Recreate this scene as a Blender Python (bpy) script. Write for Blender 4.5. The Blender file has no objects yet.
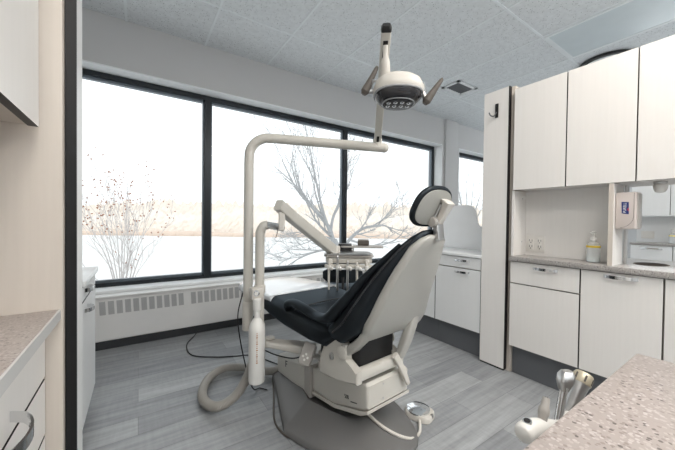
import bpy, bmesh, math, random
from math import sin, cos, pi, radians, sqrt, hypot, atan2
from mathutils import Vector, Matrix, Euler
random.seed(11)
SC = bpy.context.scene
COL = SC.collection

# ------------------------------------------------------------------ materials
MATS = {}
def mat(name, color, rough=0.5, metal=0.0, grain=None, amount=0.06, bump=0.0, bump_scale=60,
        spec=0.5, coat=0.0, trans=0.0, ior=1.45, alpha=1.0):
    if name in MATS: return MATS[name]
    m = bpy.data.materials.new(name); m.use_nodes = True
    nt = m.node_tree; N = nt.nodes; L = nt.links
    b = N['Principled BSDF']
    b.inputs['Base Color'].default_value = (*color, 1)
    b.inputs['Roughness'].default_value = rough
    b.inputs['Metallic'].default_value = metal
    b.inputs['Specular IOR Level'].default_value = spec
    b.inputs['Coat Weight'].default_value = coat
    b.inputs['Transmission Weight'].default_value = trans
    b.inputs['IOR'].default_value = ior
    b.inputs['Alpha'].default_value = alpha
    tc = N.new('ShaderNodeTexCoord')
    mp = N.new('ShaderNodeMapping')
    L.new(tc.outputs['Object'], mp.inputs['Vector'])
    mp.inputs['Scale'].default_value = grain or (6, 6, 6)
    nz = N.new('ShaderNodeTexNoise'); nz.inputs['Scale'].default_value = 1.0
    nz.inputs['Detail'].default_value = 3
    L.new(mp.outputs[0], nz.inputs['Vector'])
    mx = N.new('ShaderNodeMix'); mx.data_type = 'RGBA'
    mx.inputs['A'].default_value = (*[c * (1 - amount) for c in color], 1)
    mx.inputs['B'].default_value = (*[min(1, c * (1 + amount)) for c in color], 1)
    L.new(nz.outputs['Fac'], mx.inputs['Factor'])
    L.new(mx.outputs['Result'], b.inputs['Base Color'])
    if bump:
        n2 = N.new('ShaderNodeTexNoise'); n2.inputs['Scale'].default_value = bump_scale
        L.new(tc.outputs['Object'], n2.inputs['Vector'])
        bp = N.new('ShaderNodeBump'); bp.inputs['Strength'].default_value = bump
        bp.inputs['Distance'].default_value = 0.004
        L.new(n2.outputs['Fac'], bp.inputs['Height']); L.new(bp.outputs[0], b.inputs['Normal'])
    MATS[name] = m
    return m

def speckle(name, base, specks, scale, rough, cut=0.33):
    """Voronoi cell specks of several colours over a base colour."""
    m = bpy.data.materials.new(name); m.use_nodes = True
    nt = m.node_tree; N = nt.nodes; L = nt.links; b = N['Principled BSDF']
    b.inputs['Roughness'].default_value = rough
    tc = N.new('ShaderNodeTexCoord')
    vo = N.new('ShaderNodeTexVoronoi'); vo.inputs['Scale'].default_value = scale
    L.new(tc.outputs['Object'], vo.inputs['Vector'])
    sep = N.new('ShaderNodeSeparateColor'); L.new(vo.outputs['Color'], sep.inputs[0])
    cr = N.new('ShaderNodeValToRGB'); cr.color_ramp.interpolation = 'CONSTANT'
    els = cr.color_ramp.elements
    els[0].position = 0; els[0].color = (*base, 1)
    els[1].position = specks[0][0]; els[1].color = (*specks[0][1], 1)
    for p, c in specks[1:]:
        e = els.new(p); e.color = (*c, 1)
    L.new(sep.outputs[0], cr.inputs[0])
    lt = N.new('ShaderNodeMath'); lt.operation = 'LESS_THAN'; lt.inputs[1].default_value = cut
    L.new(vo.outputs['Distance'], lt.inputs[0])
    nz = N.new('ShaderNodeTexNoise'); nz.inputs['Scale'].default_value = scale * .35
    L.new(tc.outputs['Object'], nz.inputs['Vector'])
    mb = N.new('ShaderNodeMix'); mb.data_type = 'RGBA'
    mb.inputs['A'].default_value = (*[c * .86 for c in base], 1); mb.inputs['B'].default_value = (*[min(1, c * 1.12) for c in base], 1)
    L.new(nz.outputs['Fac'], mb.inputs['Factor'])
    mx = N.new('ShaderNodeMix'); mx.data_type = 'RGBA'
    L.new(lt.outputs[0], mx.inputs['Factor']); L.new(mb.outputs['Result'], mx.inputs['A']); L.new(cr.outputs[0], mx.inputs['B'])
    L.new(mx.outputs['Result'], b.inputs['Base Color'])
    MATS[name] = m
    return m

def floor_mat():
    m = bpy.data.materials.new('grey_plank_floor'); m.use_nodes = True
    nt = m.node_tree; N = nt.nodes; L = nt.links; b = N['Principled BSDF']
    tc = N.new('ShaderNodeTexCoord')
    br = N.new('ShaderNodeTexBrick'); br.offset = .37; br.offset_frequency = 2
    for k, v in (('Scale', 1.0), ('Brick Width', .92), ('Row Height', .152), ('Mortar Size', .0012), ('Mortar Smooth', .1), ('Bias', 0.0)):
        br.inputs[k].default_value = v
    br.inputs['Color1'].default_value = (.25, .262, .275, 1); br.inputs['Color2'].default_value = (.39, .405, .415, 1)
    br.inputs['Mortar'].default_value = (.19, .195, .2, 1)
    L.new(tc.outputs['Object'], br.inputs['Vector'])
    mp = N.new('ShaderNodeMapping'); mp.inputs['Scale'].default_value = (2.2, 26, 1); L.new(tc.outputs['Object'], mp.inputs['Vector'])
    nz = N.new('ShaderNodeTexNoise'); nz.inputs['Scale'].default_value = 1; nz.inputs['Detail'].default_value = 5; nz.inputs['Roughness'].default_value = .65
    L.new(mp.outputs[0], nz.inputs['Vector'])
    mp2 = N.new('ShaderNodeMapping'); mp2.inputs['Scale'].default_value = (60, 9, 1); L.new(tc.outputs['Object'], mp2.inputs['Vector'])
    n2 = N.new('ShaderNodeTexNoise'); n2.inputs['Scale'].default_value = 1; n2.inputs['Detail'].default_value = 3
    L.new(mp2.outputs[0], n2.inputs['Vector'])
    ad = N.new('ShaderNodeMath'); ad.operation = 'MULTIPLY_ADD'; ad.inputs[1].default_value = .25
    L.new(n2.outputs['Fac'], ad.inputs[0]); L.new(nz.outputs['Fac'], ad.inputs[2])
    cr = N.new('ShaderNodeValToRGB'); cr.color_ramp.elements[0].position = .38; cr.color_ramp.elements[0].color = (.72, .72, .72, 1)
    cr.color_ramp.elements[1].position = .85; cr.color_ramp.elements[1].color = (1.25, 1.245, 1.24, 1)
    L.new(ad.outputs[0], cr.inputs[0])
    mx = N.new('ShaderNodeMix'); mx.data_type = 'RGBA'; mx.blend_type = 'MULTIPLY'; mx.inputs['Factor'].default_value = 1
    L.new(br.outputs['Color'], mx.inputs['A']); L.new(cr.outputs[0], mx.inputs['B'])
    L.new(mx.outputs['Result'], b.inputs['Base Color'])
    b.inputs['Roughness'].default_value = .42
    bp = N.new('ShaderNodeBump'); bp.inputs['Strength'].default_value = .12; bp.inputs['Distance'].default_value = .003
    L.new(ad.outputs[0], bp.inputs['Height']); L.new(bp.outputs[0], b.inputs['Normal'])
    return m

def glass_mat():
    m = bpy.data.materials.new('window_glass'); m.use_nodes = True
    nt = m.node_tree; N = nt.nodes; L = nt.links
    N.remove(N['Principled BSDF']); out = N['Material Output']
    tr = N.new('ShaderNodeBsdfTransparent'); tr.inputs[0].default_value = (.97, .985, .985, 1)
    gl = N.new('ShaderNodeBsdfGlossy'); gl.inputs['Roughness'].default_value = .02
    fr = N.new('ShaderNodeFresnel'); fr.inputs[0].default_value = 1.3
    mx = N.new('ShaderNodeMixShader')
    ge = N.new('ShaderNodeNewGeometry'); ml = N.new('ShaderNodeMath'); ml.operation = 'MULTIPLY'; sb_ = N.new('ShaderNodeMath'); sb_.operation = 'SUBTRACT'; sb_.inputs[0].default_value = 1
    L.new(ge.outputs['Backfacing'], sb_.inputs[1]); L.new(fr.outputs[0], ml.inputs[0]); L.new(sb_.outputs[0], ml.inputs[1])
    L.new(ml.outputs[0], mx.inputs[0]); L.new(tr.outputs[0], mx.inputs[1]); L.new(gl.outputs[0], mx.inputs[2])
    L.new(mx.outputs[0], out.inputs[0])
    return m

GREYL2 = mat('pale_edge_trim', (.62, .62, .61), .35)
CHUTE = mat('chute_brown', (.17, .14, .12), .9, spec=.05)
CHUTE2 = mat('chute_dark', (.06, .05, .045), .9, spec=.05)
W_LAM = mat('white_laminate', (.82, .80, .772), .42, grain=(70, 70, 3), amount=.03)
W_COOL = mat('cool_white_laminate', (.80, .81, .81), .42, grain=(70, 70, 3), amount=.02)
BEIGE = mat('beige_laminate', (.61, .555, .495), .5, grain=(90, 90, 4), amount=.05)
EDGE = mat('black_edge_band', (.006, .006, .007), .45)
TOE = mat('charcoal_plinth', (.125, .132, .142), .55)
GRANITE = speckle('speckled_stone', (.395, .345, .322), [(.25, (.47, .42, .395)), (.45, (.30, .255, .235)), (.62, (.395, .35, .325)), (.80, (.52, .475, .455)), (.95, (.15, .13, .12))], 230, .28, .52)
GRANITE2 = speckle('grey_speckled_stone', (.36, .34, .325), [(.25, (.5, .48, .46)), (.5, (.22, .21, .2)), (.75, (.44, .42, .41)), (.92, (.1, .09, .09))], 240, .3, .5)
WHITE_TOP = mat('white_worktop', (.80, .82, .83), .25)
WALL = mat('grey_wall_paint', (.58, .58, .58), .85, grain=(3, 3, 3), amount=.02)
WHITE_P = mat('white_paint', (.80, .82, .83), .6)
CEIL = speckle('ceiling_tile', (.76, .79, .81), [(.42, (.30, .32, .33)), (.68, (.76, .79, .81)), (.84, (.42, .45, .46))], 75, .9, .24)
TBAR = mat('ceiling_grid_metal', (.82, .86, .88), .45)
FLOOR = floor_mat()
FRAME = mat('dark_window_frame', (.022, .027, .032), .35, metal=.3)
FRAME2 = mat('slate_window_frame', (.14, .17, .20), .35, metal=.2)
GLASS = glass_mat()
HEAT = mat('white_enamel', (.78, .78, .77), .4)
SLOT = mat('grille_grey', (.43, .435, .44), .6)
BLACKP = mat('black_plastic', (.012, .012, .013), .4)
def leather_mat():
    m = bpy.data.materials.new('black_leather'); m.use_nodes = True
    nt = m.node_tree; N = nt.nodes; L = nt.links
    N.remove(N['Principled BSDF']); out = N['Material Output']
    df = N.new('ShaderNodeBsdfDiffuse'); df.inputs[0].default_value = (.008, .0095, .0115, 1)
    gl = N.new('ShaderNodeBsdfGlossy'); gl.inputs['Roughness'].default_value = .33; gl.inputs[0].default_value = (.78, .90, 1, 1)
    lw = N.new('ShaderNodeLayerWeight'); lw.inputs[0].default_value = .5
    pw = N.new('ShaderNodeMath'); pw.operation = 'POWER'; pw.inputs[1].default_value = 3.0
    L.new(lw.outputs['Facing'], pw.inputs[0])
    ma = N.new('ShaderNodeMath'); ma.operation = 'MULTIPLY_ADD'; ma.inputs[1].default_value = .13; ma.inputs[2].default_value = .028
    L.new(pw.outputs[0], ma.inputs[0])
    tc = N.new('ShaderNodeTexCoord'); nz = N.new('ShaderNodeTexNoise'); nz.inputs['Scale'].default_value = 240
    L.new(tc.outputs['Object'], nz.inputs['Vector'])
    n2 = N.new('ShaderNodeTexNoise'); n2.inputs['Scale'].default_value = 14; L.new(tc.outputs['Object'], n2.inputs['Vector'])
    ad = N.new('ShaderNodeMath'); ad.operation = 'MULTIPLY_ADD'; ad.inputs[1].default_value = 2.0
    L.new(n2.outputs['Fac'], ad.inputs[0]); L.new(nz.outputs['Fac'], ad.inputs[2])
    bp = N.new('ShaderNodeBump'); bp.inputs['Strength'].default_value = .10; bp.inputs['Distance'].default_value = .004
    L.new(ad.outputs[0], bp.inputs['Height'])
    for s in (df, gl): L.new(bp.outputs[0], s.inputs['Normal'])
    mx = N.new('ShaderNodeMixShader'); L.new(ma.outputs[0], mx.inputs[0]); L.new(df.outputs[0], mx.inputs[1]); L.new(gl.outputs[0], mx.inputs[2])
    L.new(mx.outputs[0], out.inputs[0])
    return m
LEATHER = leather_mat()
STITCH = mat('seam_piping', (.03, .032, .036), .3)
CREAM = mat('cream_plastic', (.62, .60, .55), .38, amount=.02)
CREAM2 = mat('warm_white_plastic', (.64, .615, .565), .4, amount=.02)
SHELLM = mat('shell_plastic', (.44, .435, .405), .3, amount=.02, coat=.2)
GREYB = mat('grey_base_plastic', (.145, .144, .142), .42, amount=.04)
GREYL = mat('light_grey_plastic', (.42, .40, .375), .4)
HOSE = mat('grey_hose_rubber', (.36, .345, .315), .5)
VINYL_GLARE = mat('glare_pale_vinyl', (.82, .85, .88), .18, coat=.6)  # opaque pale colour stands for window glare on clear vinyl
CHROME = mat('chrome', (.78, .79, .80), .12, metal=1, amount=.02)
STEEL = mat('brushed_steel', (.55, .55, .545), .32, metal=1, grain=(4, 120, 120), amount=.08)
TAUPE = mat('taupe_plastic', (.105, .092, .08), .5)
LENS = mat('lamp_lens', (.02, .02, .023), .12, spec=.8)
LENSR = mat('lamp_lens_rim', (.35, .36, .37), .15, coat=.5)
REFL = mat('lamp_reflector', (.75, .76, .78), .15, metal=.9)
BOTTLEW = mat('milky_plastic', (.80, .795, .765), .3, coat=.2)
INK = mat('grey_ink', (.18, .17, .16), .6)
PRINT = mat('dark_print', (.03, .03, .035), .5)
OUTLETM = mat('ivory_plastic', (.78, .76, .72), .4)
CLEARP = mat('clear_bottle_plastic', (.88, .92, .93), .12, alpha=.32)
YELLOW = mat('yellow_label', (.75, .55, .06), .5)
DISP = mat('dispenser_plastic', (.60, .54, .51), .35)
NAVY = mat('navy_print', (.02, .035, .16), .5)
RED = mat('red_print', (.5, .02, .06), .5)
LOGOW = mat('white_print', (.8, .8, .82), .5)
DIFF = mat('light_diffuser', (.66, .73, .76), .35)
BARK = mat('washed_out_bark', (.42, .425, .435), .9, amount=.1)  # bark lightened, the bright outdoor wash is put into its colour
BARK2 = mat('washed_out_shrub_bark', (.56, .53, .52), .9, amount=.1)  # shrub stems carry the same overexposed wash in their colour
LEAF = mat('dry_leaves', (.30, .12, .06), .9, amount=.3)
WOODS = mat('washed_out_woodland', (.93, .815, .73), 1, grain=(1.1, 1.1, .55), amount=.14)  # hazy daylight wash painted in as a very pale peach
SNOW = mat('snowy_ground', (.80, .80, .79), .9, grain=(.06, .5, 1), amount=.06)
BANK = mat('dry_grass_bank', (.74, .60, .50), 1, grain=(.3, .3, .3), amount=.12)
BRASS = mat('beige_cap', (.55, .50, .38), .35, metal=.3)

# ------------------------------------------------------------------ mesh helpers
def nb(): return bmesh.new()
def bx(bm, x0, x1, y0, y1, z0, z1, bev=0, seg=2):
    r = bmesh.ops.create_cube(bm, size=1)
    vs = r['verts']
    for v in vs:
        v.co = Vector(((x0 + x1) / 2 + v.co.x * (x1 - x0), (y0 + y1) / 2 + v.co.y * (y1 - y0), (z0 + z1) / 2 + v.co.z * (z1 - z0)))
    if bev:
        es = list({e for v in vs for e in v.link_edges})
        bmesh.ops.bevel(bm, geom=es, offset=bev, segments=seg, profile=.5, affect='EDGES')
    return bm
def box(*a, **k): return bx(nb(), *a, **k)
def ring_faces(bm, r0, r1):
    n = len(r0)
    for i in range(n):
        bm.faces.new((r0[i], r0[(i + 1) % n], r1[(i + 1) % n], r1[i]))
def loft(bm, rings, caps=True):
    R = [[bm.verts.new(p) for p in r] for r in rings]
    for a, b in zip(R, R[1:]): ring_faces(bm, a, b)
    if caps:
        bm.faces.new(R[0][::-1]); bm.faces.new(R[-1])
    return bm
def catmull(pts, n=8):
    P = [Vector(p) for p in pts]
    P = [P[0] * 2 - P[1]] + P + [P[-1] * 2 - P[-2]]
    out = []
    for i in range(1, len(P) - 2):
        for k in range(n):
            t = k / n; a, b, c, d = P[i - 1:i + 3]
            out.append(.5 * ((2 * b) + (c - a) * t + (2 * a - 5 * b + 4 * c - d) * t * t + (3 * b - a - 3 * c + d) * t ** 3))
    out.append(P[-2])
    return out
def tube(bm, pts, r, seg=12, caps=True, flat=None):
    P = [Vector(p) for p in pts]
    R = r if isinstance(r, (list, tuple)) else [r] * len(P)
    T = []
    for i in range(len(P)):
        t = (P[min(i + 1, len(P) - 1)] - P[max(i - 1, 0)])
        T.append(t.normalized() if t.length > 1e-9 else Vector((0, 0, 1)))
    up = Vector((0, 0, 1)) if abs(T[0].z) < .9 else Vector((1, 0, 0))
    n = (up - T[0] * up.dot(T[0])).normalized()
    rings = []
    for i in range(len(P)):
        n = (n - T[i] * n.dot(T[i])).normalized(); b = T[i].cross(n)
        fa, fb = flat or (1, 1)
        rings.append([P[i] + R[i] * (fa * cos(2 * pi * k / seg) * n + fb * sin(2 * pi * k / seg) * b) for k in range(seg)])
    return loft(bm, rings, caps)
def cyl(bm, p, q, r, r2=None, seg=20, bev=0):
    p, q = Vector(p), Vector(q); r2 = r if r2 is None else r2
    if bev:
        d = (q - p).normalized() * bev
        return tube(bm, [p, p + d * .3, p + d, q - d, q - d * .3, q], [r - bev, r - bev * .3, r, r2, r2 - bev * .3, r2 - bev], seg)
    return tube(bm, [p, q], [r, r2], seg)
def lathe(bm, prof, base, axis=(0, 0, 1), seg=24):
    base, ax = Vector(base), Vector(axis).normalized()
    return tube_fixed(bm, [base + ax * z for r, z in prof], [max(r, 1e-4) for r, z in prof], ax, seg)
def tube_fixed(bm, P, R, ax, seg):
    up = Vector((0, 0, 1)) if abs(ax.z) < .9 else Vector((1, 0, 0))
    n = (up - ax * up.dot(ax)).normalized(); b = ax.cross(n)
    return loft(bm, [[P[i] + R[i] * (cos(2 * pi * k / seg) * n + sin(2 * pi * k / seg) * b) for k in range(seg)] for i in range(len(P))])
def sphere(bm, c, r, sc=(1, 1, 1), u=16, v=10):
    res = bmesh.ops.create_uvsphere(bm, u_segments=u, v_segments=v, radius=r)
    for vt in res['verts']: vt.co = Vector(c) + Vector((vt.co.x * sc[0], vt.co.y * sc[1], vt.co.z * sc[2]))
    return bm
def rrect(w, h, r, n=5):
    """rounded rectangle centred on the origin: half sizes w, h"""
    r = min(r, w * .999, h * .999); out = []
    for cx, cy, a0 in ((w - r, h - r, 0), (-w + r, h - r, pi / 2), (-w + r, -h + r, pi), (w - r, -h + r, 1.5 * pi)):
        for k in range(n + 1):
            a = a0 + k / n * pi / 2
            out.append((cx + r * cos(a), cy + r * sin(a)))
    return out
def sweep(bm, st, n=5):
    """st: list of (centre, axisU, axisV, halfU, halfV, radius, crown) -> lofted rounded-rect body"""
    rings = []
    for c, u, v, hu, hv, r, crown in st:
        c, u, v = Vector(c), Vector(u).normalized(), Vector(v).normalized()
        rings.append([c + u * a + v * (b + crown * (1 - (a / hu) ** 2) * (1 if b > 0 else 0)) for a, b in rrect(hu, hv, r, n)])
    return loft(bm, rings)
def prism(bm, outline, fn, lo, hi, bev=0):
    """outline of (a,b) points; fn(a,b,t) maps to 3-D"""
    A = [bm.verts.new(fn(a, b, lo)) for a, b in outline]; B = [bm.verts.new(fn(a, b, hi)) for a, b in outline]
    fs = [bm.faces.new(A[::-1]), bm.faces.new(B)]
    n = len(A)
    for i in range(n): bm.faces.new((A[i], A[(i + 1) % n], B[(i + 1) % n], B[i]))
    if bev:
        es = [e for f in fs for e in f.edges]
        bmesh.ops.bevel(bm, geom=list(set(es)), offset=bev, segments=3, profile=.5, affect='EDGES')
    return bm
def smooth2d(pts, n=5):
    """closed Catmull-Rom through 2-D points"""
    out = []; m = len(pts)
    for i in range(m):
        a, b, c, d = [Vector((*pts[(i + k) % m], 0)) for k in (-1, 0, 1, 2)]
        for k in range(n):
            t = k / n
            p = .5 * ((2 * b) + (c - a) * t + (2 * a - 5 * b + 4 * c - d) * t * t + (3 * b - a - 3 * c + d) * t ** 3)
            out.append((p.x, p.y))
    return out

def obj(name, bm, m, parent=None, world=False, ang=32, label=None, kind=None):
    """one linked mesh object; with world=True the shape is given in world space"""
    me = bpy.data.meshes.new(name)
    bmesh.ops.recalc_face_normals(bm, faces=bm.faces[:])
    if world and parent is not None:
        bm.transform(wm(parent).inverted())
    for f in bm.faces: f.smooth = True
    lim = radians(ang)
    for e in bm.edges:
        if len(e.link_faces) == 2 and e.calc_face_angle(0) > lim: e.smooth = False
    bm.to_mesh(me); bm.free()
    for x in (m if isinstance(m, (list, tuple)) else [m]): me.materials.append(x)
    o = bpy.data.objects.new(name, me); COL.objects.link(o)
    if parent is not None: o.parent = parent
    if label: o['label'] = label
    if kind: o['kind'] = kind
    return o
def wm(o):
    m = Matrix.LocRotScale(o.location, o.rotation_euler, o.scale)
    return wm(o.parent) @ m if o.parent else m
def thing(name, label, cat, loc=(0, 0, 0), rotz=0, group=None):
    o = bpy.data.objects.new(name, None); COL.objects.link(o)
    o.empty_display_size = .1
    o.location = loc; o.rotation_euler = (0, 0, rotz)
    o['label'] = label; o['category'] = cat
    if group: o['group'] = group
    return o
def tag(o, label, cat, group=None):
    o['label'] = label; o['category'] = cat
    if group: o['group'] = group
    return o
def struct(name, bm, m, ang=32):
    o = obj(name, bm, m, ang=ang); o['kind'] = 'structure'; return o
def recenter(o):
    """put a single-mesh thing's origin at its base"""
    me = o.data; xs = [v.co for v in me.vertices]
    c = Vector(((min(v.x for v in xs) + max(v.x for v in xs)) / 2, (min(v.y for v in xs) + max(v.y for v in xs)) / 2, min(v.z for v in xs)))
    me.transform(Matrix.Translation(-c)); o.location = o.location + c
    return o
def text_obj(name, body, size, M, m, parent, ext=.0006, sx=1):
    cu = bpy.data.curves.new(name, 'FONT'); cu.body = body; cu.size = size; cu.extrude = ext
    cu.align_x = 'CENTER'; cu.align_y = 'CENTER'
    tmp = bpy.data.objects.new(name + '_tmp', cu); COL.objects.link(tmp)
    bpy.context.view_layer.update()
    dg = bpy.context.evaluated_depsgraph_get()
    me = bpy.data.meshes.new_from_object(tmp.evaluated_get(dg))
    bpy.data.objects.remove(tmp)
    me.transform(wm(parent).inverted() @ M @ Matrix.Diagonal((sx, 1, 1, 1)))
    me.materials.clear(); me.materials.append(m)
    o = bpy.data.objects.new(name, me); COL.objects.link(o); o.parent = parent
    return o

# ------------------------------------------------------------------ camera
H = 1.02; F = 299.14
yaw, pit, rol = .586928, -.0149142, .0119042
fw = Vector((sin(yaw) * cos(pit), cos(yaw) * cos(pit), sin(pit)))
r0 = Vector((cos(yaw), -sin(yaw), 0)); u0 = r0.cross(fw)
ri = cos(rol) * r0 + sin(rol) * u0; up = -sin(rol) * r0 + cos(rol) * u0
cd = bpy.data.cameras.new('camera'); cam = bpy.data.objects.new('camera', cd); COL.objects.link(cam)
cd.sensor_width = 36; cd.lens = F / 675 * 36; cd.clip_start = .02; cd.clip_end = 400
M = Matrix.Identity(4)
for i in range(3): M[i][0], M[i][1], M[i][2] = ri[i], up[i], -fw[i]
M[2][3] = H
cam.matrix_world = M
SC.camera = cam

# ------------------------------------------------------------------ the setting
CH = 2.62
XL, XR, YB, YW, YG = -.82, 7.4, -2.6, 3.0, 3.14
struct('floor', box(XL - .1, XR + .1, YB - .1, YG + .12, -.06, 0), FLOOR)
# ceiling: slab plus the T-bar grid
bm = box(XL - .1, XR + .1, YB - .1, YG + .12, CH, CH + .06)
ceil = struct('ceiling', bm, CEIL)
bm = nb()
xs = [-.085 + .595 * k for k in range(-1, 13)]; ys = [2.405 - 1.207 * k for k in range(0, 5)]
for x in xs: bx(bm, x - .008, x + .008, YB, YW, CH - .004, CH + .01)
for y in ys: bx(bm, XL, XR, y - .008, y + .008, CH - .0045, CH + .01)
struct('trim_1', bm, TBAR)
# window wall: below the sill, above the head, piers
bm = nb()
bx(bm, XL, XR, YW, YG + .12, 0, .43)
bx(bm, XL, XR, YW, YG + .12, 2.222, CH)
bx(bm, XL, -.62, YW, YG + .12, .43, 2.222)
bx(bm, 3.935, 4.36, YW, YG + .12, .43, 2.222)
bx(bm, 6.6, XR, YW, YG + .12, .43, 2.222)
struct('wall_back', bm, WALL)
struct('trim_2', box(3.985, 4.29, YW - .035, YW, .0, CH, bev=.004), WALL)         # pilaster
bm = nb()                                                              # white window reveals and sill
for a, b in ((-.62, 3.935), (4.36, 6.6)):
    bx(bm, a, b, YW - .004, YG, 2.214, 2.224)
    bx(bm, a, b, YW - .03, YG + .01, .418, .442, bev=.004)
    bx(bm, a - .002, a + .008, YW - .004, YG, .44, 2.222)
    bx(bm, b - .008, b + .002, YW - .004, YG, .44, 2.222)
struct('trim_3', bm, WHITE_P)
struct('wall_left', box(XL - .1, XL, YB, YG + .12, 0, CH), WALL)
struct('wall_right', box(XR, XR + .1, YB, YG + .12, 0, CH), WALL)
struct('wall_front', box(XL - .1, XR + .1, YB - .1, YB, 0, CH), WALL)
def window(n, a, b, label):
    w = thing('window_%d' % n, label, 'window', ((a + b) / 2, YG + .03, .442)); w['kind'] = 'structure'
    z0, z1 = .442, 2.216
    bm = nb()
    bx(bm, a, b, YG, YG + .07, z0, z0 + .032); bx(bm, a, b, YG, YG + .07, z1 - .045, z1)
    bx(bm, a, a + .03, YG, YG + .07, z0 + .032, z1 - .045); bx(bm, b - .03, b, YG, YG + .07, z0 + .032, z1 - .045)
    obj('window_frame', bm, FRAME, w, True)
    bm = nb(); g = .022
    c0, c1, d0, d1 = a + .03, b - .03, z0 + .032, z1 - .045
    bx(bm, c0, c1, YG + .02, YG + .06, d0, d0 + g); bx(bm, c0, c1, YG + .02, YG + .06, d1 - g, d1)
    bx(bm, c0, c0 + g * .6, YG + .02, YG + .06, d0, d1); bx(bm, c1 - g * .6, c1, YG + .02, YG + .06, d0, d1)
    obj('glazing_bead', bm, FRAME2, w, True)
    obj('pane', box(c0, c1, YG + .035, YG + .041, d0, d1), GLASS, w, True)
window(1, -.62, .56, 'left large window pane with a shrub outside')
window(2, .56, 2.20, 'middle large window pane with a bare tree outside')
window(3, 2.20, 3.93, 'third large window pane behind the headrest')
window(4, 4.365, 6.6, 'far right window seen beyond the white splash panel')

# baseboard heater under the windows
h = thing('baseboard_heater', 'long white baseboard heater with slotted grilles under the windows', 'heater', (1.6, 2.94, 0))
bm = prism(nb(), [(2.995, .072), (2.885, .072), (2.88, .08), (2.88, .40), (2.895, .418), (2.995, .418)], lambda a, b, t: Vector((t, a, b)), XL + .01, 3.97)
obj('heater_cover', bm, HEAT, h, True)
obj('heater_ledge', box(XL + .01, 3.97, 2.866, 2.9, .405, .418, bev=.003), HEAT, h, True)
obj('toe_kick', box(XL + .01, 3.97, 2.905, 2.995, 0, .072), mat('slate_toe_kick', (.035, .038, .042), .5), h, True)
for s in range(-1, 7):
    bm = nb()
    for k in range(11):
        x0 = -.245 + s * .632 + k * .0535
        pts = [(x0, .275), (x0 + .038, .275), (x0 + .033, .378), (x0 - .005, .378)]
        if x0 < XL + .05 or x0 > 3.9: continue
        prism(bm, pts, lambda a, b, t: Vector((a, t, b)), 2.8785, 2.883)
    if len(bm.verts): obj('vent_grille', bm, SLOT, h, True)
    else: bm.free()

# partitions between the treatment bays (low dividers with laminate end panels)
bm = nb(); bx(bm, 2.115, 2.72, 1.03, 1.232, 0, 1.945, bev=.003)
t = thing('divider_panel', 'tall narrow white end panel with a black edge right of the dental chair', 'partition', (2.4, 1.13, 0))
obj('divider_core', bm, BEIGE, t, True)
obj('end_panel', box(2.09, 2.113, 1.062, 1.235, .012, 1.945), [W_LAM], t, True)
obj('edge_band', box(2.0885, 2.1145, 1.0555, 1.0615, .012, 1.945), EDGE, t, True)
obj('base_strip', box(2.094, 2.113, 1.065, 1.232, 0, .012), EDGE, t, True)
c = thing('coat_hook', 'small black coat hook high on the white end panel', 'hook', (2.089, 1.148, 1.75))
obj('back_plate', box(2.082, 2.0895, 1.13, 1.152, 1.752, 1.85, bev=.003), BLACKP, c, True)
obj('hook_arm', tube(nb(), catmull([(2.083, 1.141, 1.79), (2.065, 1.150, 1.762), (2.05, 1.165, 1.768), (2.045, 1.172, 1.788)], 5), .0042, 8), TOE, c, True)

t = thing('divider_panel', 'beige side panel with a thick black edge at the far left foreground', 'partition', (-.45, 1.1, 0))
obj('divider_core', box(XL + .005, -.163, 1.035, 1.155, 0, 1.945, bev=.002), BEIGE, t, True)
obj('end_panel', box(-.161, -.139, 1.064, 1.158, .0, 1.945), W_COOL, t, True)
obj('edge_band', box(-.1612, -.1385, 1.056, 1.0635, .0, 1.945), EDGE, t, True)

# ------------------------------------------------------------------ cabinets
def front_panel(name, parent, x, y0, y1, z0, z1, th=.019, sgn=-1, m=None, edge=EDGE):
    """door or drawer front in the plane X = x, facing sgn*X, with a dark edge band"""
    bm = box(min(x, x - sgn * th), max(x, x - sgn * th), y0, y1, z0, z1)
    if parent is not None: bm.transform(wm(parent).inverted())
    o = obj(name, bm, [m or W_LAM, edge], parent)
    for p in o.data.polygons:
        p.material_index = 0 if p.normal.x * sgn > .9 else 1
    return o
def pull(parent, x, y0, y1, z, sgn=-1, hgt=.017, proj=.028):
    """flat arched bar pull on a front that faces sgn*X; parent is the door or drawer"""
    n = 12; rings = []
    for k in range(n + 1):
        t = k / n; y = y0 + (y1 - y0) * t
        d = proj * min(1, (sin(pi * t)) ** .55) if 0 < t < 1 else 0.0
        cx = x + sgn * (d + .001)
        rings.append([Vector((cx, y, z - hgt / 2)), Vector((cx + sgn * .004, y, z - hgt / 2)), Vector((cx + sgn * .004, y, z + hgt / 2)), Vector((cx, y, z + hgt / 2))])
    return obj('handle', loft(nb(), rings), CHROME, parent, True)

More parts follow.
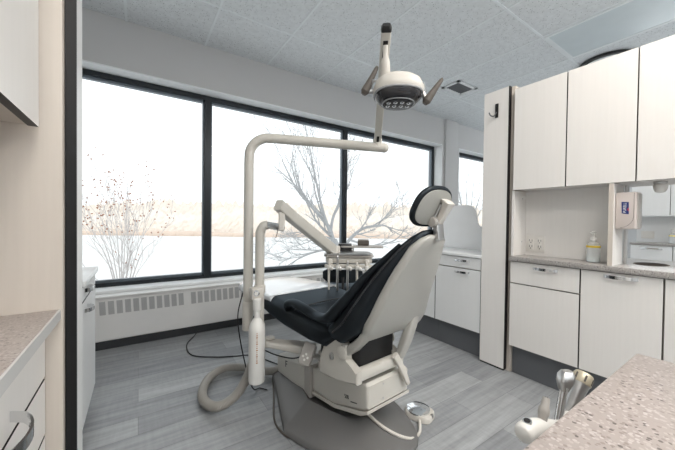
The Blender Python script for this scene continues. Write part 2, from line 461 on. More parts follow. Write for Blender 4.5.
# right-hand base cabinets
FX = 2.075
def base_cab(label, y0, y1, fx, kind, ztop=.765, depth=.5, zg=.62, hy=None, sgn=-1, wm_=None, zb=.2, carc=BEIGE):
    back = fx - sgn * depth
    t = thing('base_cabinet', label, 'cabinet', ((fx + back) / 2, (y0 + y1) / 2, 0), group=None)
    a, b = sorted((fx - sgn * .021, back))
    obj('carcass', box(a, b, y0 + .001, y1 - .001, zb + .002, ztop - .002), carc, t, True)
    a, b = sorted((fx - sgn * .055, back))
    obj('plinth', box(a, b, y0 + .001, y1 - .001, 0, zb), TOE, t, True)
    g = .0035
    if kind == 'drawer_door':
        d = front_panel('drawer', t, fx, y0 + g, y1 - g, zg + g, ztop - .004, sgn=sgn, m=wm_)
        if hy: pull(d, fx, hy[0], hy[1], hy[2], sgn)
        d = front_panel('door', t, fx, y0 + g, y1 - g, zb, zg - g, sgn=sgn, m=wm_)
        if hy and len(hy) > 3: pull(d, fx, hy[0], hy[1], hy[3], sgn)
    elif kind == 'door':
        d = front_panel('door', t, fx, y0 + g, y1 - g, zb, ztop - .004, sgn=sgn, m=wm_)
        if hy: pull(d, fx, hy[0], hy[1], hy[2], sgn)
    elif kind == 'drawers':
        zs = zg
        for i, (za, zb2) in enumerate(zip(zs, zs[1:])):
            d = front_panel('drawer', t, fx, y0 + g, y1 - g, za + g, zb2 - g, sgn=sgn, m=wm_)
            if hy: pull(d, fx, hy[0], hy[1], hy[2][i], sgn, hgt=.02, proj=.043)
    return t
base_cab('white base cabinet with a drawer over a door, just right of the tall end panel', .641, 1.025, FX, 'drawer_door', .765, .6, .62, (.75, .885, .735))
base_cab('white base cabinet with one tall door and a top handle, under the sanitizer bottle', .317, .641, FX, 'door', .765, .6, hy=(.405, .54, .742))
base_cab('white base cabinet at the right picture edge, right of the waste opening', -.30, .317, FX, 'door', .765, .6, hy=(-.07, .07, .742))
# worktop with an oval waste opening
t = thing('worktop', 'grey speckled stone worktop over the right-hand base cabinets', 'worktop', (2.37, .4, .766))
obj('slab', box(2.058, 2.68, -.30, 1.027, .766, .797, bev=.003), GRANITE2, t, True)
ov = [(2.37 + .1 * cos(a), .415 + .07 * sin(a)) for a in [2 * pi * k / 32 for k in range(32)]]
obj('waste_chute', prism(nb(), ov, lambda a, b, z: Vector((a, b, z)), .796, .7985), CHUTE, t, True)
obj('chute_hole', prism(nb(), [(2.37 + .092 * cos(2 * pi * k / 32), .415 + .062 * sin(2 * pi * k / 32)) for k in range(32)], lambda a, b, z: Vector((a, b, z)), .7975, .7992), CHUTE2, t, True)
# alcove back and sides between the worktop and the wall cabinets
t = thing('backsplash_panel', 'white backsplash panel above the stone worktop, behind the outlet', 'panel', (2.26, .78, .797))
obj('panel_sheet', box(2.25, 2.268, .53, 1.012, .798, 1.233), W_LAM, t, True)
sp = obj('side_sheet', box(2.09, 2.268, 1.0125, 1.0285, .798, 1.233), W_LAM, t, True)
for z in (.89, 1.185): obj('screw_cap', cyl(nb(), (2.2, 1.0126, z), (2.2, 1.0105, z), .005, seg=10), STEEL, sp, True)
t = thing('upright_panel', 'white upright panel standing on the worktop right of the sanitizer bottle', 'panel', (2.16, .517, .797))
obj('upright_sheet', box(2.077, 2.245, .507, .527, .798, 1.233), W_LAM, t, True)
obj('front_lipping', box(2.0745, 2.077, .507, .527, .798, 1.233), BEIGE, t, True)
pz = tag(recenter(obj('support_post', cyl(nb(), (2.258, .497, .798), (2.258, .497, 1.233), .0095, seg=16), STEEL)), 'slim chrome post between worktop and wall cabinets behind the dispenser', 'post')
# wall cabinets
def wall_cab(label, y0, y1, fx=FX, z0=1.236, z1=1.90, depth=.36, sgn=-1, m=None, carc=W_LAM):
    back = fx - sgn * depth
    t = thing('wall_cabinet', label, 'cabinet', ((fx + back) / 2, (y0 + y1) / 2, z0))
    a, b = sorted((fx - sgn * .021, back))
    obj('carcass', box(a, b, y0 + .001, y1 - .001, z0 + .003, z1), carc, t, True)
    front_panel('door', t, fx, y0 + .003, y1 - .003, z0, z1 + .003, sgn=sgn, m=m)
    return t
wall_cab('white wall cabinet above the power outlet, next to the tall end panel', .722, 1.018)
wall_cab('white wall cabinet with a tall door above the sanitizer dispenser', .424, .722)
wall_cab('white wall cabinet cut by the right picture edge', -.02, .424)
obj_f = thing('filler_strip', 'narrow beige filler strip between the wall cabinets and the tall end panel', 'panel', (2.1, 1.02, 1.236))
obj('filler_sheet', box(2.095, 2.44, 1.0185, 1.0285, 1.236, 1.90), BEIGE, obj_f, True)
# puck light under the wall cabinets
t = thing('puck_lamp', 'small white domed fixture under the right wall cabinet', 'lamp', (2.22, .36, 1.19))
bm = lathe(nb(), [(.022, 0), (.026, .006), (.026, .012)], (2.22, .363, 1.225)); obj('mounting_ring', bm, STEEL, t, True)
bm = lathe(nb(), [(.004, 0), (.018, .004), (.025, .016), (.028, .034), (.024, .044)], (2.22, .363, 1.181), seg=20); obj('dome', bm, BOTTLEW, t, True)

# outlet
t = thing('wall_outlet', 'ivory double power outlet on the white backsplash panel', 'outlet', (2.249, .945, .87))
obj('cover_plate', box(2.244, 2.2495, .888, 1.002, .823, .932, bev=.002), OUTLETM, t, True)
for y in (.918, .972):
    f = obj('socket', box(2.2405, 2.2445, y - .018, y + .018, .838, .917, bev=.0015), OUTLETM, t, True)
    bm = nb()
    for z in (.858, .897):
        bx(bm, 2.2397, 2.2406, y - .009, y - .006, z - .004, z + .010)
        bx(bm, 2.2397, 2.2406, y + .006, y + .009, z - .004, z + .010)
        bx(bm, 2.2397, 2.2406, y - .003, y + .003, z - .014, z - .008)
    obj('socket_slot', bm, BLACKP, f, True)
# sanitizer pump bottle
def pump_bottle(label, loc, s=1.0, group=None):
    t = thing('pump_bottle', label, 'bottle', loc)
    t.scale = (s, s, s)
    obj('bottle_body', lathe(nb(), [(.027, 0), (.030, .003), (.030, .085), (.026, .099), (.014, .107), (.012, .118)], (0, 0, 0)), CLEARP, t)
    obj('liquid', lathe(nb(), [(.0275, .003), (.0275, .032)], (0, 0, 0)), mat('gel', (.75, .82, .82), .2), t)
    obj('label_band', lathe(nb(), [(.0304, .078), (.0304, .088)], (0, 0, 0)), YELLOW, t)
    bm = lathe(nb(), [(.013, .116), (.013, .132), (.005, .134), (.005, .150), (.009, .152), (.009, .163), (.004, .166)], (0, 0, 0), seg=14)
    tube(bm, [(0, 0, .158), (-.02, .004, .158), (-.03, .006, .153)], .004, 8)
    obj('pump_head', bm, BOTTLEW, t)
    return t
pump_bottle('clear sanitizer pump bottle with a yellow band standing on the worktop', (2.185, .617, .798), 1.08)
# soap dispenser on the upright panel
t = thing('sanitizer_dispenser', 'taupe sanitizer dispenser with a blue logo on the upright panel', 'dispenser', (2.15, .465, .99))
obj('housing', box(2.1, 2.205, .426, .506, .993, 1.185, bev=.007, seg=3), DISP, t, True)
obj('cover_edge', box(2.12, 2.19, .4215, .43, 1.0, 1.178, bev=.003), GREYL, t, True)
bm = nb(); arc = [(2.0995, .440 + .026 * (1 - cos(a)) , 1.010 + .05 * (1 - sin(a))) for a in [0]]
pts = [(2.0995, .434, 1.18), (2.0995, .434, 1.06)] + [(2.0995, .434 + .055 * (1 - cos(a)), 1.06 - .06 * sin(a)) for a in [.3, .6, .9, 1.2, 1.5]]
obj('cover_seam', tube(bm, pts, .0008, 6), TAUPE, t, True)
lg = obj('logo_panel', prism(nb(), [(.4815, 1.135), (.4535, 1.133), (.4525, 1.07), (.4795, 1.075)], lambda a, b, x: Vector((x, a, b)), 2.0985, 2.1), NAVY, t, True)
# lettering runs up the panel: text x -> +z, text y -> +y, facing -X
R = Matrix(((0, 0, -1, 2.0982), (0, 1, 0, .468), (1, 0, 0, 1.1035), (0, 0, 0, 1)))
text_obj('logo_lettering', 'PURELL', .017, R, LOGOW, lg, .0002, .92)
obj('logo_swoosh', prism(nb(), [(.4535, 1.105), (.4535, 1.085), (.46, 1.095)], lambda a, b, x: Vector((x, a, b)), 2.0982, 2.0986), RED, lg, True)

# far right-hand cabinets (bay beside the window)
base_cab('white base cabinet with a drawer over a door, left of the tall end panel', 1.2385, 1.643, 2.096, 'drawer_door', .752, .42, .662, (1.33, 1.462, .722, .632), wm_=W_COOL)
base_cab('white base cabinet half hidden behind the dental chair backrest', 1.643, 2.06, 2.096, 'drawer_door', .752, .42, .662, (1.78, 1.92, .722, .632), wm_=W_COOL)
t = thing('worktop', 'pale grey worktop behind the dental chair backrest', 'worktop', (2.29, 1.65, .753))
obj('slab', box(2.083, 2.52, 1.238, 2.065, .753, .776, bev=.004), WHITE_TOP, t, True)
out = [(1.462, .777), (1.462, .965)]
out += [(1.462 + .032 * (1 - cos(a)) + .0, .965 + .02 * sin(a)) for a in (.5, 1.0, 1.5)]
out += [(1.510, 1.0), (1.525, 1.09)] + [(1.525 + .085 * (1 - cos(a)), 1.09 + .085 * sin(a)) for a in (.4, .8, 1.2, 1.57)] + [(2.0, 1.177), (2.0, .777)]
tag(recenter(obj('splash_screen', prism(nb(), out, lambda a, b, x: Vector((x, a, b)), 2.485, 2.50, bev=.003), mat('screen_white', (.90, .91, .92), .4))), 'white splash screen with a stepped rounded corner standing on the far worktop', 'screen')

# bay on the other side, seen under the wall cabinets
for lab, y0, y1 in (('pale base cabinet in the next bay, seen under the wall cabinets', .735, 1.10), ('pale base cabinet at the picture edge in the next bay', .30, .735)):
    base_cab(lab, y0, y1, 5.2, 'drawer_door', .765, .5, .565, ((y0 + y1) / 2 - .1, (y0 + y1) / 2 + .1, .725), wm_=W_COOL)
t = thing('worktop', 'thin grey worktop of the next bay seen through the gap', 'worktop', (5.45, .7, .766))
obj('slab', box(5.185, 5.72, .3, 1.105, .766, .79, bev=.003), GRANITE2, t, True)
tag(recenter(obj('backsplash_panel', box(5.5, 5.52, .3, 1.105, .791, 1.12), W_COOL)), 'grey white backsplash panel in the next bay', 'panel')
wall_cab('pale wall cabinet in the next bay, left of the two in the gap', .765, 1.10, 5.2, 1.125, 1.9, .3, m=W_COOL)
wall_cab('pale wall cabinet in the next bay, right of the two in the gap', .3, .765, 5.2, 1.125, 1.9, .3, m=W_COOL)
t = thing('wall_outlet', 'double outlet on the backsplash panel of the next bay', 'outlet', (5.499, 1.0, .87))
obj('cover_plate', box(5.493, 5.4995, .94, 1.06, .835, .93, bev=.002), OUTLETM, t, True)
obj('socket', box(5.490, 5.494, .955, .99, .85, .915), OUTLETM, t, True); obj('socket', box(5.490, 5.494, 1.01, 1.045, .85, .915), OUTLETM, t, True)
pump_bottle('clear pump bottle on the next bay worktop at the picture edge', (5.38, .765, .791), 1.1)

# left foreground cabinets
t = base_cab('white drawer cabinet at the lower left with an arched steel handle', .30, 1.034, -.196, 'drawers', .755, .6, [.2, .33, .47, .615, .752], (.610, .778, [.28, .41, .55, .655]), sgn=1)
t = thing('worktop', 'beige speckled stone worktop in the lower left corner', 'worktop', (-.5, .66, .746))
obj('slab', box(XL + .004, -.171, .28, 1.034, .756, .783, bev=.002), GRANITE, t, True)
obj('front_trim', box(-.1708, -.1665, .28, 1.034, .757, .7825), GREYL2, t, True)
wall_cab('white wall cabinet with a dark lower edge in the upper left corner', .28, 1.003, -.20, 1.236, 1.90, .34, sgn=1, carc=BEIGE)
# left cabinet by the window
base_cab('white base cabinet with two handles beyond the left side panel', 1.66, 2.125, -.20, 'drawer_door', .722, .58, .652, (1.70, 1.80, .70, .61), sgn=1, wm_=W_COOL, zb=.1)
t = thing('worktop', 'white worktop beyond the left side panel below the window', 'worktop', (-.5, 1.9, .723))
obj('slab', box(XL + .004, -.187, 1.655, 2.13, .723, .748, bev=.003), WHITE_TOP, t, True)

# foreground cart
t = thing('side_cart', 'assistant cart with a beige speckled stone top at the lower right', 'cart', (.49, -.15, 0))
out = [(.775, .152), (.775, -.46), (.21, -.46), (.21, .152)]
obj('cart_top', box(.21, .775, -.46, .152, .752, .78, bev=.004), GRANITE, t, True)
obj('cart_body', box(.26, .745, -.43, .115, .08, .751, bev=.006), W_LAM, t, True)
obj('cart_drawer', box(.2525, .2595, -.41, .095, .50, .73), W_LAM, t, True)
for x in (.30, .70):
    for y in (-.39, .075):
        cs = obj('caster', cyl(nb(), (x - .012, y, .035), (x + .012, y, .035), .035, bev=.005), BLACKP, t, True)
        obj('caster_fork', box(x - .018, x + .018, y - .012, y + .012, .06, .081), STEEL, cs, True)
# holder on the far edge of the cart with its handpieces
t = thing('handpiece_holder', 'white rounded instrument holder on the far edge of the cart', 'holder', (.52, .19, .7))
bm = tube(nb(), catmull([(.447, .2, .722), (.452, .2, .7225), (.462, .2, .723), (.482, .2, .719), (.515, .198, .708), (.56, .195, .690), (.61, .19, .672), (.64, .185, .662)], 6), [.003, .0065, .009, .0105, .0115, .012, .0125, .013, .0133] + [.0135] * 28 + [.0125] * 5 + [.010], 20)
obj('holder_body', bm, BOTTLEW, t, True)
bm = cyl(nb(), (.463, .2, .7315), (.4615, .2, .7385), .006, seg=18); obj('collar', bm, CHROME, t, True)
obj('collar_hole', cyl(nb(), (.4616, .2, .738), (.4614, .2, .7389), .0044, seg=18), BLACKP, t, True)
obj('mounting_arm', box(.50, .60, .154, .2, .69, .708, bev=.004), BOTTLEW, t, True)
def cone_tip(base, axis, prof, m): return lathe(nb(), prof, base, axis, 18)
t = thing('saliva_ejector', 'grey green suction tip standing at the left of the holder', 'dental tool', (.505, .203, .72))
ax = Vector((.5, .02, 1)); b0 = Vector((.504, .199, .716))
obj('tip_body', lathe(nb(), [(.0062, -.006), (.0062, .014), (.0074, .016), (.0074, .024), (.0056, .028), (.0052, .037), (.0046, .0405), (.0034, .0406)], b0, ax), GREYL, t, True)
obj('tip_hole', lathe(nb(), [(.0026, .0406), (.0026, .041)], b0, ax), BLACKP, t, True)
obj('valve_lever', sphere(nb(), b0 + Vector((-.006, .0, .008)), .0033), CHROME, t, True)
t = thing('air_water_syringe', 'chrome syringe with a wide flat head beside the suction tip', 'dental tool', (.57, .19, .72))
ax = Vector((.50, .03, 1)).normalized(); b0 = Vector((.568, .197, .722))
bm = lathe(nb(), [(.005, -.045), (.006, -.01), (.006, .024), (.0075, .032)], b0, ax)
obj('syringe_handle', bm, CHROME, t, True)
e = b0 + ax * .042
bm = nb()
sweep(bm, [(e - ax * .014, (.83, -.55, 0), (.55, .83, 0), .0065, .0065, .004, 0), (e, (.83, -.55, 0), (.55, .83, 0), .0115, .0085, .005, 0), (e + ax * .010, (.83, -.55, 0), (.55, .83, 0), .0115, .0085, .005, 0), (e + ax * .0165, (.83, -.55, 0), (.55, .83, 0), .008, .006, .004, 0)])
obj('syringe_head', bm, STEEL, t, True)
obj('syringe_button', sphere(nb(), e + Vector((.0125, -.005, -.003)), .0042), CHROME, t, True)
t = thing('suction_handpiece', 'steel suction handpiece with a beige cap nearest the cart corner', 'dental tool', (.65, .185, .71))
ax = Vector((.80, -.12, 1)).normalized(); b0 = Vector((.622, .198, .714))
obj('suction_barrel', lathe(nb(), [(.009, -.05), (.0105, -.01), (.012, .022), (.0135, .034)], b0, ax), STEEL, t, True)
obj('suction_cap', lathe(nb(), [(.0142, .034), (.0148, .036), (.0148, .048), (.0125, .053), (.004, .0532)], b0, ax), BRASS, t, True)
bm = nb()
for k in range(7):
    a = 2 * pi * k / 7; n1 = ax.cross(Vector((0, 0, 1))).normalized(); n2 = ax.cross(n1)
    c0 = b0 + .0146 * (cos(a) * n1 + sin(a) * n2)
    cyl(bm, c0 + ax * .037, c0 + ax * .048, .0015, seg=6)
obj('cap_rib', bm, TAUPE, t, True)

# ------------------------------------------------------------------ ceiling fixtures
t = thing('ceiling_light', 'long flat ceiling light panel in the upper right corner', 'ceiling light', (3.19, .59, CH))
bm = nb()
bx(bm, 2.90, 2.925, .0, 1.19, CH - .012, CH - .002); bx(bm, 3.455, 3.48, .0, 1.19, CH - .012, CH - .002)
bx(bm, 2.925, 3.455, 1.165, 1.19, CH - .012, CH - .002); bx(bm, 2.925, 3.455, .0, .025, CH - .012, CH - .002)
obj('light_frame', bm, TBAR, t, True)
obj('diffuser', box(2.925, 3.455, .025, 1.165, CH - .009, CH - .003), DIFF, t, True)
t = thing('ceiling_vent', 'small square ceiling vent with dark slats right of the lamp', 'vent', (3.23, 2.19, CH))
bm = nb(); v0, v1, w0, w1 = 3.0, 3.36, 2.075, 2.31
bx(bm, v0, v1, w0, w0 + .035, CH - .012, CH - .004); bx(bm, v0, v1, w1 - .035, w1, CH - .012, CH - .004)
bx(bm, v0, v0 + .035, w0, w1, CH - .012, CH - .004); bx(bm, v1 - .035, v1, w0, w1, CH - .012, CH - .004)
obj('vent_frame', bm, WHITE_P, t, True)
obj('vent_backing', box(v0 + .03, v1 - .03, w0 + .03, w1 - .03, CH - .006, CH - .0045), BLACKP, t, True)
for k in range(8):
    x = v0 + .055 + k * .036
    obj('slat', prism(nb(), [(x - .008, CH - .006), (x + .010, CH - .012), (x + .011, CH - .0105), (x - .007, CH - .0045)], lambda a, b, y: Vector((a, y, b)), w0 + .036, w1 - .036), TOE, t, True)
t = thing('round_diffuser', 'round ceiling fitting with a black rim just above the wall cabinets', 'vent', (3.835, 1.015, CH))
bm = lathe(nb(), [(.214, 0), (.222, .010), (.214, .022), (.19, .022)], (3.835, 1.015, CH - .026), seg=40); obj('rim', bm, BLACKP, t, True)
bm = lathe(nb(), [(.16, 0), (.187, .012)], (3.835, 1.015, CH - .034), seg=40); obj('disc', bm, TBAR, t, True)
# ------------------------------------------------------------------ dental chair
A5 = radians(5)
ch = thing('dental_chair', 'reclined dental chair with black leather upholstery and cream shell on a grey base', 'dental chair', (.908, 1.4, 0), A5)
half = [(0, .50), (.09, .485), (.155, .42), (.22, .24), (.325, -.03), (.335, -.10), (.26, -.34), (.15, -.49), (0, -.52)]
full = [(x * (.84 if y < .3 else 1), y) for x, y in half] + [(-x, y) for x, y in half[-2:0:-1]]
bout = smooth2d(full, 4)
def bring(sx, sy, cy, z): return [Vector((x * sx, cy + (y - cy) * sy, z)) for x, y in bout]
bm = nb()
loft(bm, [bring(.985, .985, 0, 0), bring(1, 1, 0, .006), bring(1, 1, 0, .022), bring(.975, .98, 0, .034), bring(.86, .90, .02, .052), bring(.56, .68, .06, .090), bring(.52, .64, .06, .094), bring(.49, .61, .06, .088), bring(.45, .57, .06, .068), bring(.2, .3, .06, .062)])
obj('base_plate', bm, GREYB, ch, ang=38)
obj('base_column', bx(nb(), -.115, .115, -.16, .33, .075, .15, bev=.02), GREYB, ch)
# lift arm: front cover and main beam, rising towards the head end
bm = prism(nb(), [(.375, .065), (.385, .16), (.37, .178), (.03, .238), (.02, .235), (.02, .075)], lambda a, b, x: Vector((x, a, b)), -.148, .148, bev=.016)
fc = obj('front_cover', bm, CREAM, ch)
obj('cover_band', prism(nb(), [(.055, .072), (.055, .241), (-.005, .252), (-.005, .076)], lambda a, b, x: Vector((x, a, b)), -.153, .153, bev=.008), GREYL, fc)
bm = nb()
for pts in ([(.258, .142), (.262, .175)], [(.258, .166), (.240, .170)], [(.259, .156), (.247, .158)]):
    pass
prism(bm, [(.262, .140), (.268, .140), (.268, .176), (.246, .180), (.246, .174), (.262, .171), (.262, .161), (.250, .163), (.250, .157), (.262, .155)], lambda a, b, x: Vector((x, a, b)), -.1492, -.148)
obj('cover_mark', bm, PRINT, fc)
def beam(x0, x1, bev, dz0, dz1):
    return prism(nb(), [(.0, .098 + dz0), (.0, .236 + dz1), (-.405, .325 + dz1), (-.42, .315 + dz1), (-.42, .205 + dz0), (-.38, .180 + dz0), (-.2, .128 + dz0)], lambda a, b, x: Vector((x, a, b)), x0, x1, bev=bev)
la = obj('lift_arm', beam(-.137, .137, .014, .012, 0), CREAM, ch)
obj('arm_trim', prism(nb(), [(.0, .092), (.0, .108), (-.2, .138), (-.38, .190), (-.424, .215), (-.424, .20), (-.38, .172), (-.2, .119)], lambda a, b, x: Vector((x, a, b)), -.140, .140, bev=.004), CREAM2, la)
Rt = Matrix(((0, 0, -1, -.1375), (-1, 0, 0, -.292), (0, 1, 0, .205), (0, 0, 0, 1)))
# model lettering on the beam side (text x runs towards the head end)
Rl = Matrix.Rotation(radians(-13.5), 4, 'X')
text_obj('model_lettering', '500', .026, wm(ch) @ Matrix.Translation((-.1376, -.285, .212)) @ Rl @ Matrix(((0, 0, -1, 0), (-1, 0, 0, 0), (0, 1, 0, 0), (0, 0, 0, 1))), PRINT, la, .0004, .8)
bm = nb(); prism(bm, [(-.312, .205), (-.355, .2165), (-.355, .2125), (-.312, .201)], lambda a, b, x: Vector((x, a, b)), -.1379, -.137); obj('model_underline', bm, PRINT, la)
bm = nb(); cyl(bm, (-.04, -.419, .30), (-.04, -.4215, .30), .004, seg=10); cyl(bm, (-.04, -.419, .235), (-.04, -.4215, .235), .004, seg=10); obj('cover_screw', bm, STEEL, la)
# seat bracket: two side plates and a rear bar
sb = obj('seat_bracket', bx(nb(), -.19, .085, -.425, -.385, .35, .40, bev=.012), CREAM, ch)
plate = [(-.165, .30), (-.165, .37), (-.195, .44), (-.25, .49), (-.31, .505), (-.355, .49), (-.362, .455), (-.345, .42), (-.39, .402), (-.43, .402), (-.428, .348), (-.32, .325), (-.24, .305)]
for s in (-1, 1):
    obj('side_plate', prism(nb(), plate, lambda a, b, x: Vector((x, a, b)), (-.19 if s < 0 else .072) - .018, (-.19 if s < 0 else .072) + .018, bev=.009), CREAM, sb)
    obj('pivot_bolt', lathe(nb(), [(.016, 0), (.016, .004), (.012, .006), (.006, .007), (.001, .010)], ((-.208 if s < 0 else .090), -.262, .412), (s, 0, 0), 16), STEEL, sb)
    obj('hinge_disc', lathe(nb(), [(.03, 0), (.03, .006), (.022, .010), (.001, .010)], ((-.209 if s < 0 else .091), -.335, .455), (s, 0, 0), 20), CREAM2, sb)
bm = nb(); sweep(bm, [((.02, -.432, .415), (1, 0, .6), (0, 1, 0), .016, .010, .006, 0), ((.055, -.436, .36), (1, 0, .5), (0, 1, 0), .015, .010, .006, 0), ((.085, -.44, .30), (1, 0, .5), (0, 1, 0), .014, .010, .006, 0), ((.105, -.442, .262), (1, 0, .5), (0, 1, 0), .011, .008, .006, 0)])
obj('release_lever', bm, CREAM2, ch)
obj('mechanism_cover', bx(nb(), -.165, .075, -.385, -.10, .345, .54, bev=.025, seg=3), BLACKP, ch)
obj('pedestal_block', bx(nb(), -.125, .115, -.36, -.03, .225, .34, bev=.012), CREAM, ch)
# seat and leg rest
sc_ = [(-.34, .55, .515, .20), (-.28, .55, .485, .225), (-.22, .552, .44, .238), (-.1, .552, .435, .248), (.12, .565, .44, .252), (.30, .575, .455, .250), (.5, .565, .475, .240), (.74, .553, .482, .228), (.84, .548, .485, .215), (.885, .535, .49, .18), (.90, .52, .498, .14)]
def seatst(a, b, grow, lift):
    out = []
    for y, zt, zb, hw in sc_:
        if a <= y <= b: out.append(((0, y, (zt + zb) / 2 + lift / 2), (1, 0, 0), (0, 0, 1), hw + grow, (zt - zb) / 2 + lift / 2, min(.04, (zt - zb) / 2 * .9), .012))
    return out
seat = obj('seat_cushion', sweep(nb(), seatst(-1, 2, 0, 0), 6), LEATHER, ch, ang=60)
# seat seams: a cross seam and two side seams laid on the leather
bm = nb()
tube(bm, catmull([(-.235, .02, .556), (-.15, .02, .567), (0, .02, .572), (.15, .02, .567), (.235, .02, .556)], 5), .0035, 8)
tube(bm, catmull([(-.235, -.14, .551), (-.15, -.14, .560), (0, -.14, .563), (.15, -.14, .560), (.235, -.14, .551)], 5), .0035, 8)
obj('seat_seam', bm, STITCH, seat)
cov = []
for y, zt, zb, hw in [(.27, .574, .545, .249), (.40, .572, .535, .247), (.5, .565, .525, .243), (.74, .553, .505, .232), (.845, .548, .49, .220), (.895, .536, .487, .186), (.912, .52, .492, .145)]:
    cov.append(((0, y, (zt + zb) / 2 + .003), (1, 0, 0), (0, 0, 1), hw + .004, (zt - zb) / 2 + .004, min(.03, (zt - zb) / 2 * .95), .012))
obj('toe_cover', sweep(nb(), cov, 6), VINYL_GLARE, ch, ang=60, label='clear vinyl toe cover with window glare in its pale colour')
obj('skirt_frame', prism(nb(), [(.80, .478), (.36, .46), (-.02, .425), (-.21, .405), (-.27, .43), (-.30, .46), (-.30, .50), (.80, .50)], lambda a, b, x: Vector((x, a, b)), -.165, .165, bev=.012), BLACKP, ch)
# side bolsters
for s in (-1, 1):
    ex = .026 if s > 0 else 0          # the far edge stands out a little more
    pth = catmull([(s * .244, .085, .540), (s * .252, .055, .580), (s * .258, -.01, .603), (s * .260, -.11, .600), (s * .258, -.21, .588), (s * .255, -.30, .603), (s * .245, -.36, .662), (s * .222 + ex * .6, -.405, .72), (s * .19 + ex, -.445, .785), (s * .152 + ex, -.51, .86), (s * .118 + ex * .7, -.57, .928)], 6)
    m_ = len(pth); rr = []
    for k in range(m_):
        q = k / (m_ - 1)
        rr.append(.010 + .016 * min(1, q / .12) if q < .12 else (.026 if q < .42 else (.026 + .006 * min(1, (q - .42) / .1) if q < .55 else .032 - .020 * (q - .55) / .45)))
    o = obj('side_bolster', tube(nb(), pth, rr, 14, flat=(.75, 1.15)), LEATHER, ch, ang=70)
    p2 = [Vector((s * (abs(p.x) + .020), p.y, p.z + .004)) for p in pth[5:34]]
    obj('bolster_piping', tube(nb(), p2, .0045, 8), STITCH, o)
# backrest
CX = -.004
bk = [(-.24, .545, .225, .06, -.005), (-.29, .578, .25, .10, -.015), (-.345, .635, .252, .115, -.022), (-.39, .70, .232, .10, -.022), (-.43, .765, .202, .085, -.016), (-.497, .85, .166, .062, -.008), (-.555, .92, .130, .046, 0), (-.595, .962, .096, .036, 0), (-.625, .985, .066, .026, 0), (-.64, .990, .04, .014, 0)]
st = []
for i, (y, z, hw, t_, cr_) in enumerate(bk):
    a, b = bk[max(0, i - 1)], bk[min(len(bk) - 1, i + 1)]
    ty, tz = b[0] - a[0], b[1] - a[1]; l = hypot(ty, tz); ny, nz = tz / l, -ty / l
    st.append(((CX * (i / 9), y - ny * t_ / 2, z - nz * t_ / 2), (1, 0, 0), (0, ny, nz), hw, t_ / 2, min(.038, t_ * .46), cr_))
back = obj('backrest_cushion', sweep(nb(), st, 6), LEATHER, ch, ang=60)
for s in (-1, 1):
    pp = []
    for i, (y, z, hw, t_, cr_) in enumerate(bk[1:8]):
        a, b = bk[i], bk[min(8, i + 2)]
        ty, tz = b[0] - a[0], b[1] - a[1]; l = hypot(ty, tz); ny, nz = tz / l, -ty / l
        pp.append((CX * (i + 1) / 8 + s * (hw * 1.0 + .001), y - ny * t_ * .45, z - nz * t_ * .45))
    obj('backrest_piping', tube(nb(), catmull(pp, 5), .004, 8), STITCH, back)
# backrest shell
sh = [(-.425, .535, .165, .03), (-.442, .56, .188, .045), (-.466, .60, .19, .05), (-.508, .70, .165, .045), (-.537, .765, .150, .04), (-.568, .83, .134, .036), (-.612, .92, .102, .03), (-.636, .957, .076, .02), (-.646, .974, .042, .012)]
st = []
for i, (y, z, hw, t_) in enumerate(sh):
    a, b = sh[max(0, i - 1)], sh[min(len(sh) - 1, i + 1)]
    ty, tz = b[0] - a[0], b[1] - a[1]; l = hypot(ty, tz); ny, nz = tz / l, -ty / l
    # rear face lies on (y,z); crown bulges to the rear
    st.append(((-.018 * (i / 8), y + ny * t_ / 2 - ny * .018, z + nz * t_ / 2 - nz * .018), (-1, 0, 0), (0, -ny, -nz), hw, t_ / 2, min(.022, t_ * .47), .012))
obj('back_shell', sweep(nb(), st, 6), SHELLM, ch, ang=60)
for pts in ([(-.165, -.452, .575, .022, .014), (-.172, -.425, .53, .024, .018), (-.178, -.375, .48, .022, .022), (-.19, -.345, .455, .014, .022)],
            [(.118, -.470, .615, .022, .014), (.100, -.462, .55, .026, .018), (.080, -.445, .47, .026, .02), (.066, -.425, .40, .02, .018)]):
    bm = nb(); sweep(bm, [((x, y, z), (1, 0, 0), (0, 1, .4), a_, b_, .011, 0) for x, y, z, a_, b_ in pts])
    obj('back_hinge_arm', bm, SHELLM, ch)
# headrest: pad, rear plate, bracket
hc = Vector((-.035, -.648, 1.078)); hu = Vector((1, 0, 0)); hv = Vector((0, -.42, .91)).normalized(); hn = hu.cross(hv)   # hn faces the rear
if hn.y > 0: hn = -hn
def hring(w, h, off, n=32, p=2.5):
    out = []
    for k in range(n):
        a = 2 * pi * k / n
        x = abs(cos(a)) ** (2 / p) * (1 if cos(a) >= 0 else -1); y = abs(sin(a)) ** (2 / p) * (1 if sin(a) >= 0 else -1)
        out.append(hc + hu * (w * x * (1 - .07 * y)) + hv * (h * y) + hn * off)
    return out
hr = obj('headrest', loft(nb(), [hring(.07, .045, -.016), hring(.098, .068, -.014), hring(.112, .081, -.006), hring(.114, .084, .002), hring(.111, .081, .009), hring(.103, .073, .013)]), LEATHER, ch, ang=60)
obj('headrest_plate', loft(nb(), [hring(.103, .073, .009), hring(.101, .071, .0155), hring(.08, .058, .019), hring(.03, .02, .021)]), mat('grey_green_plastic', (.36, .36, .335), .4), hr, ang=40)
pb = hc + hn * .03
bm = nb()
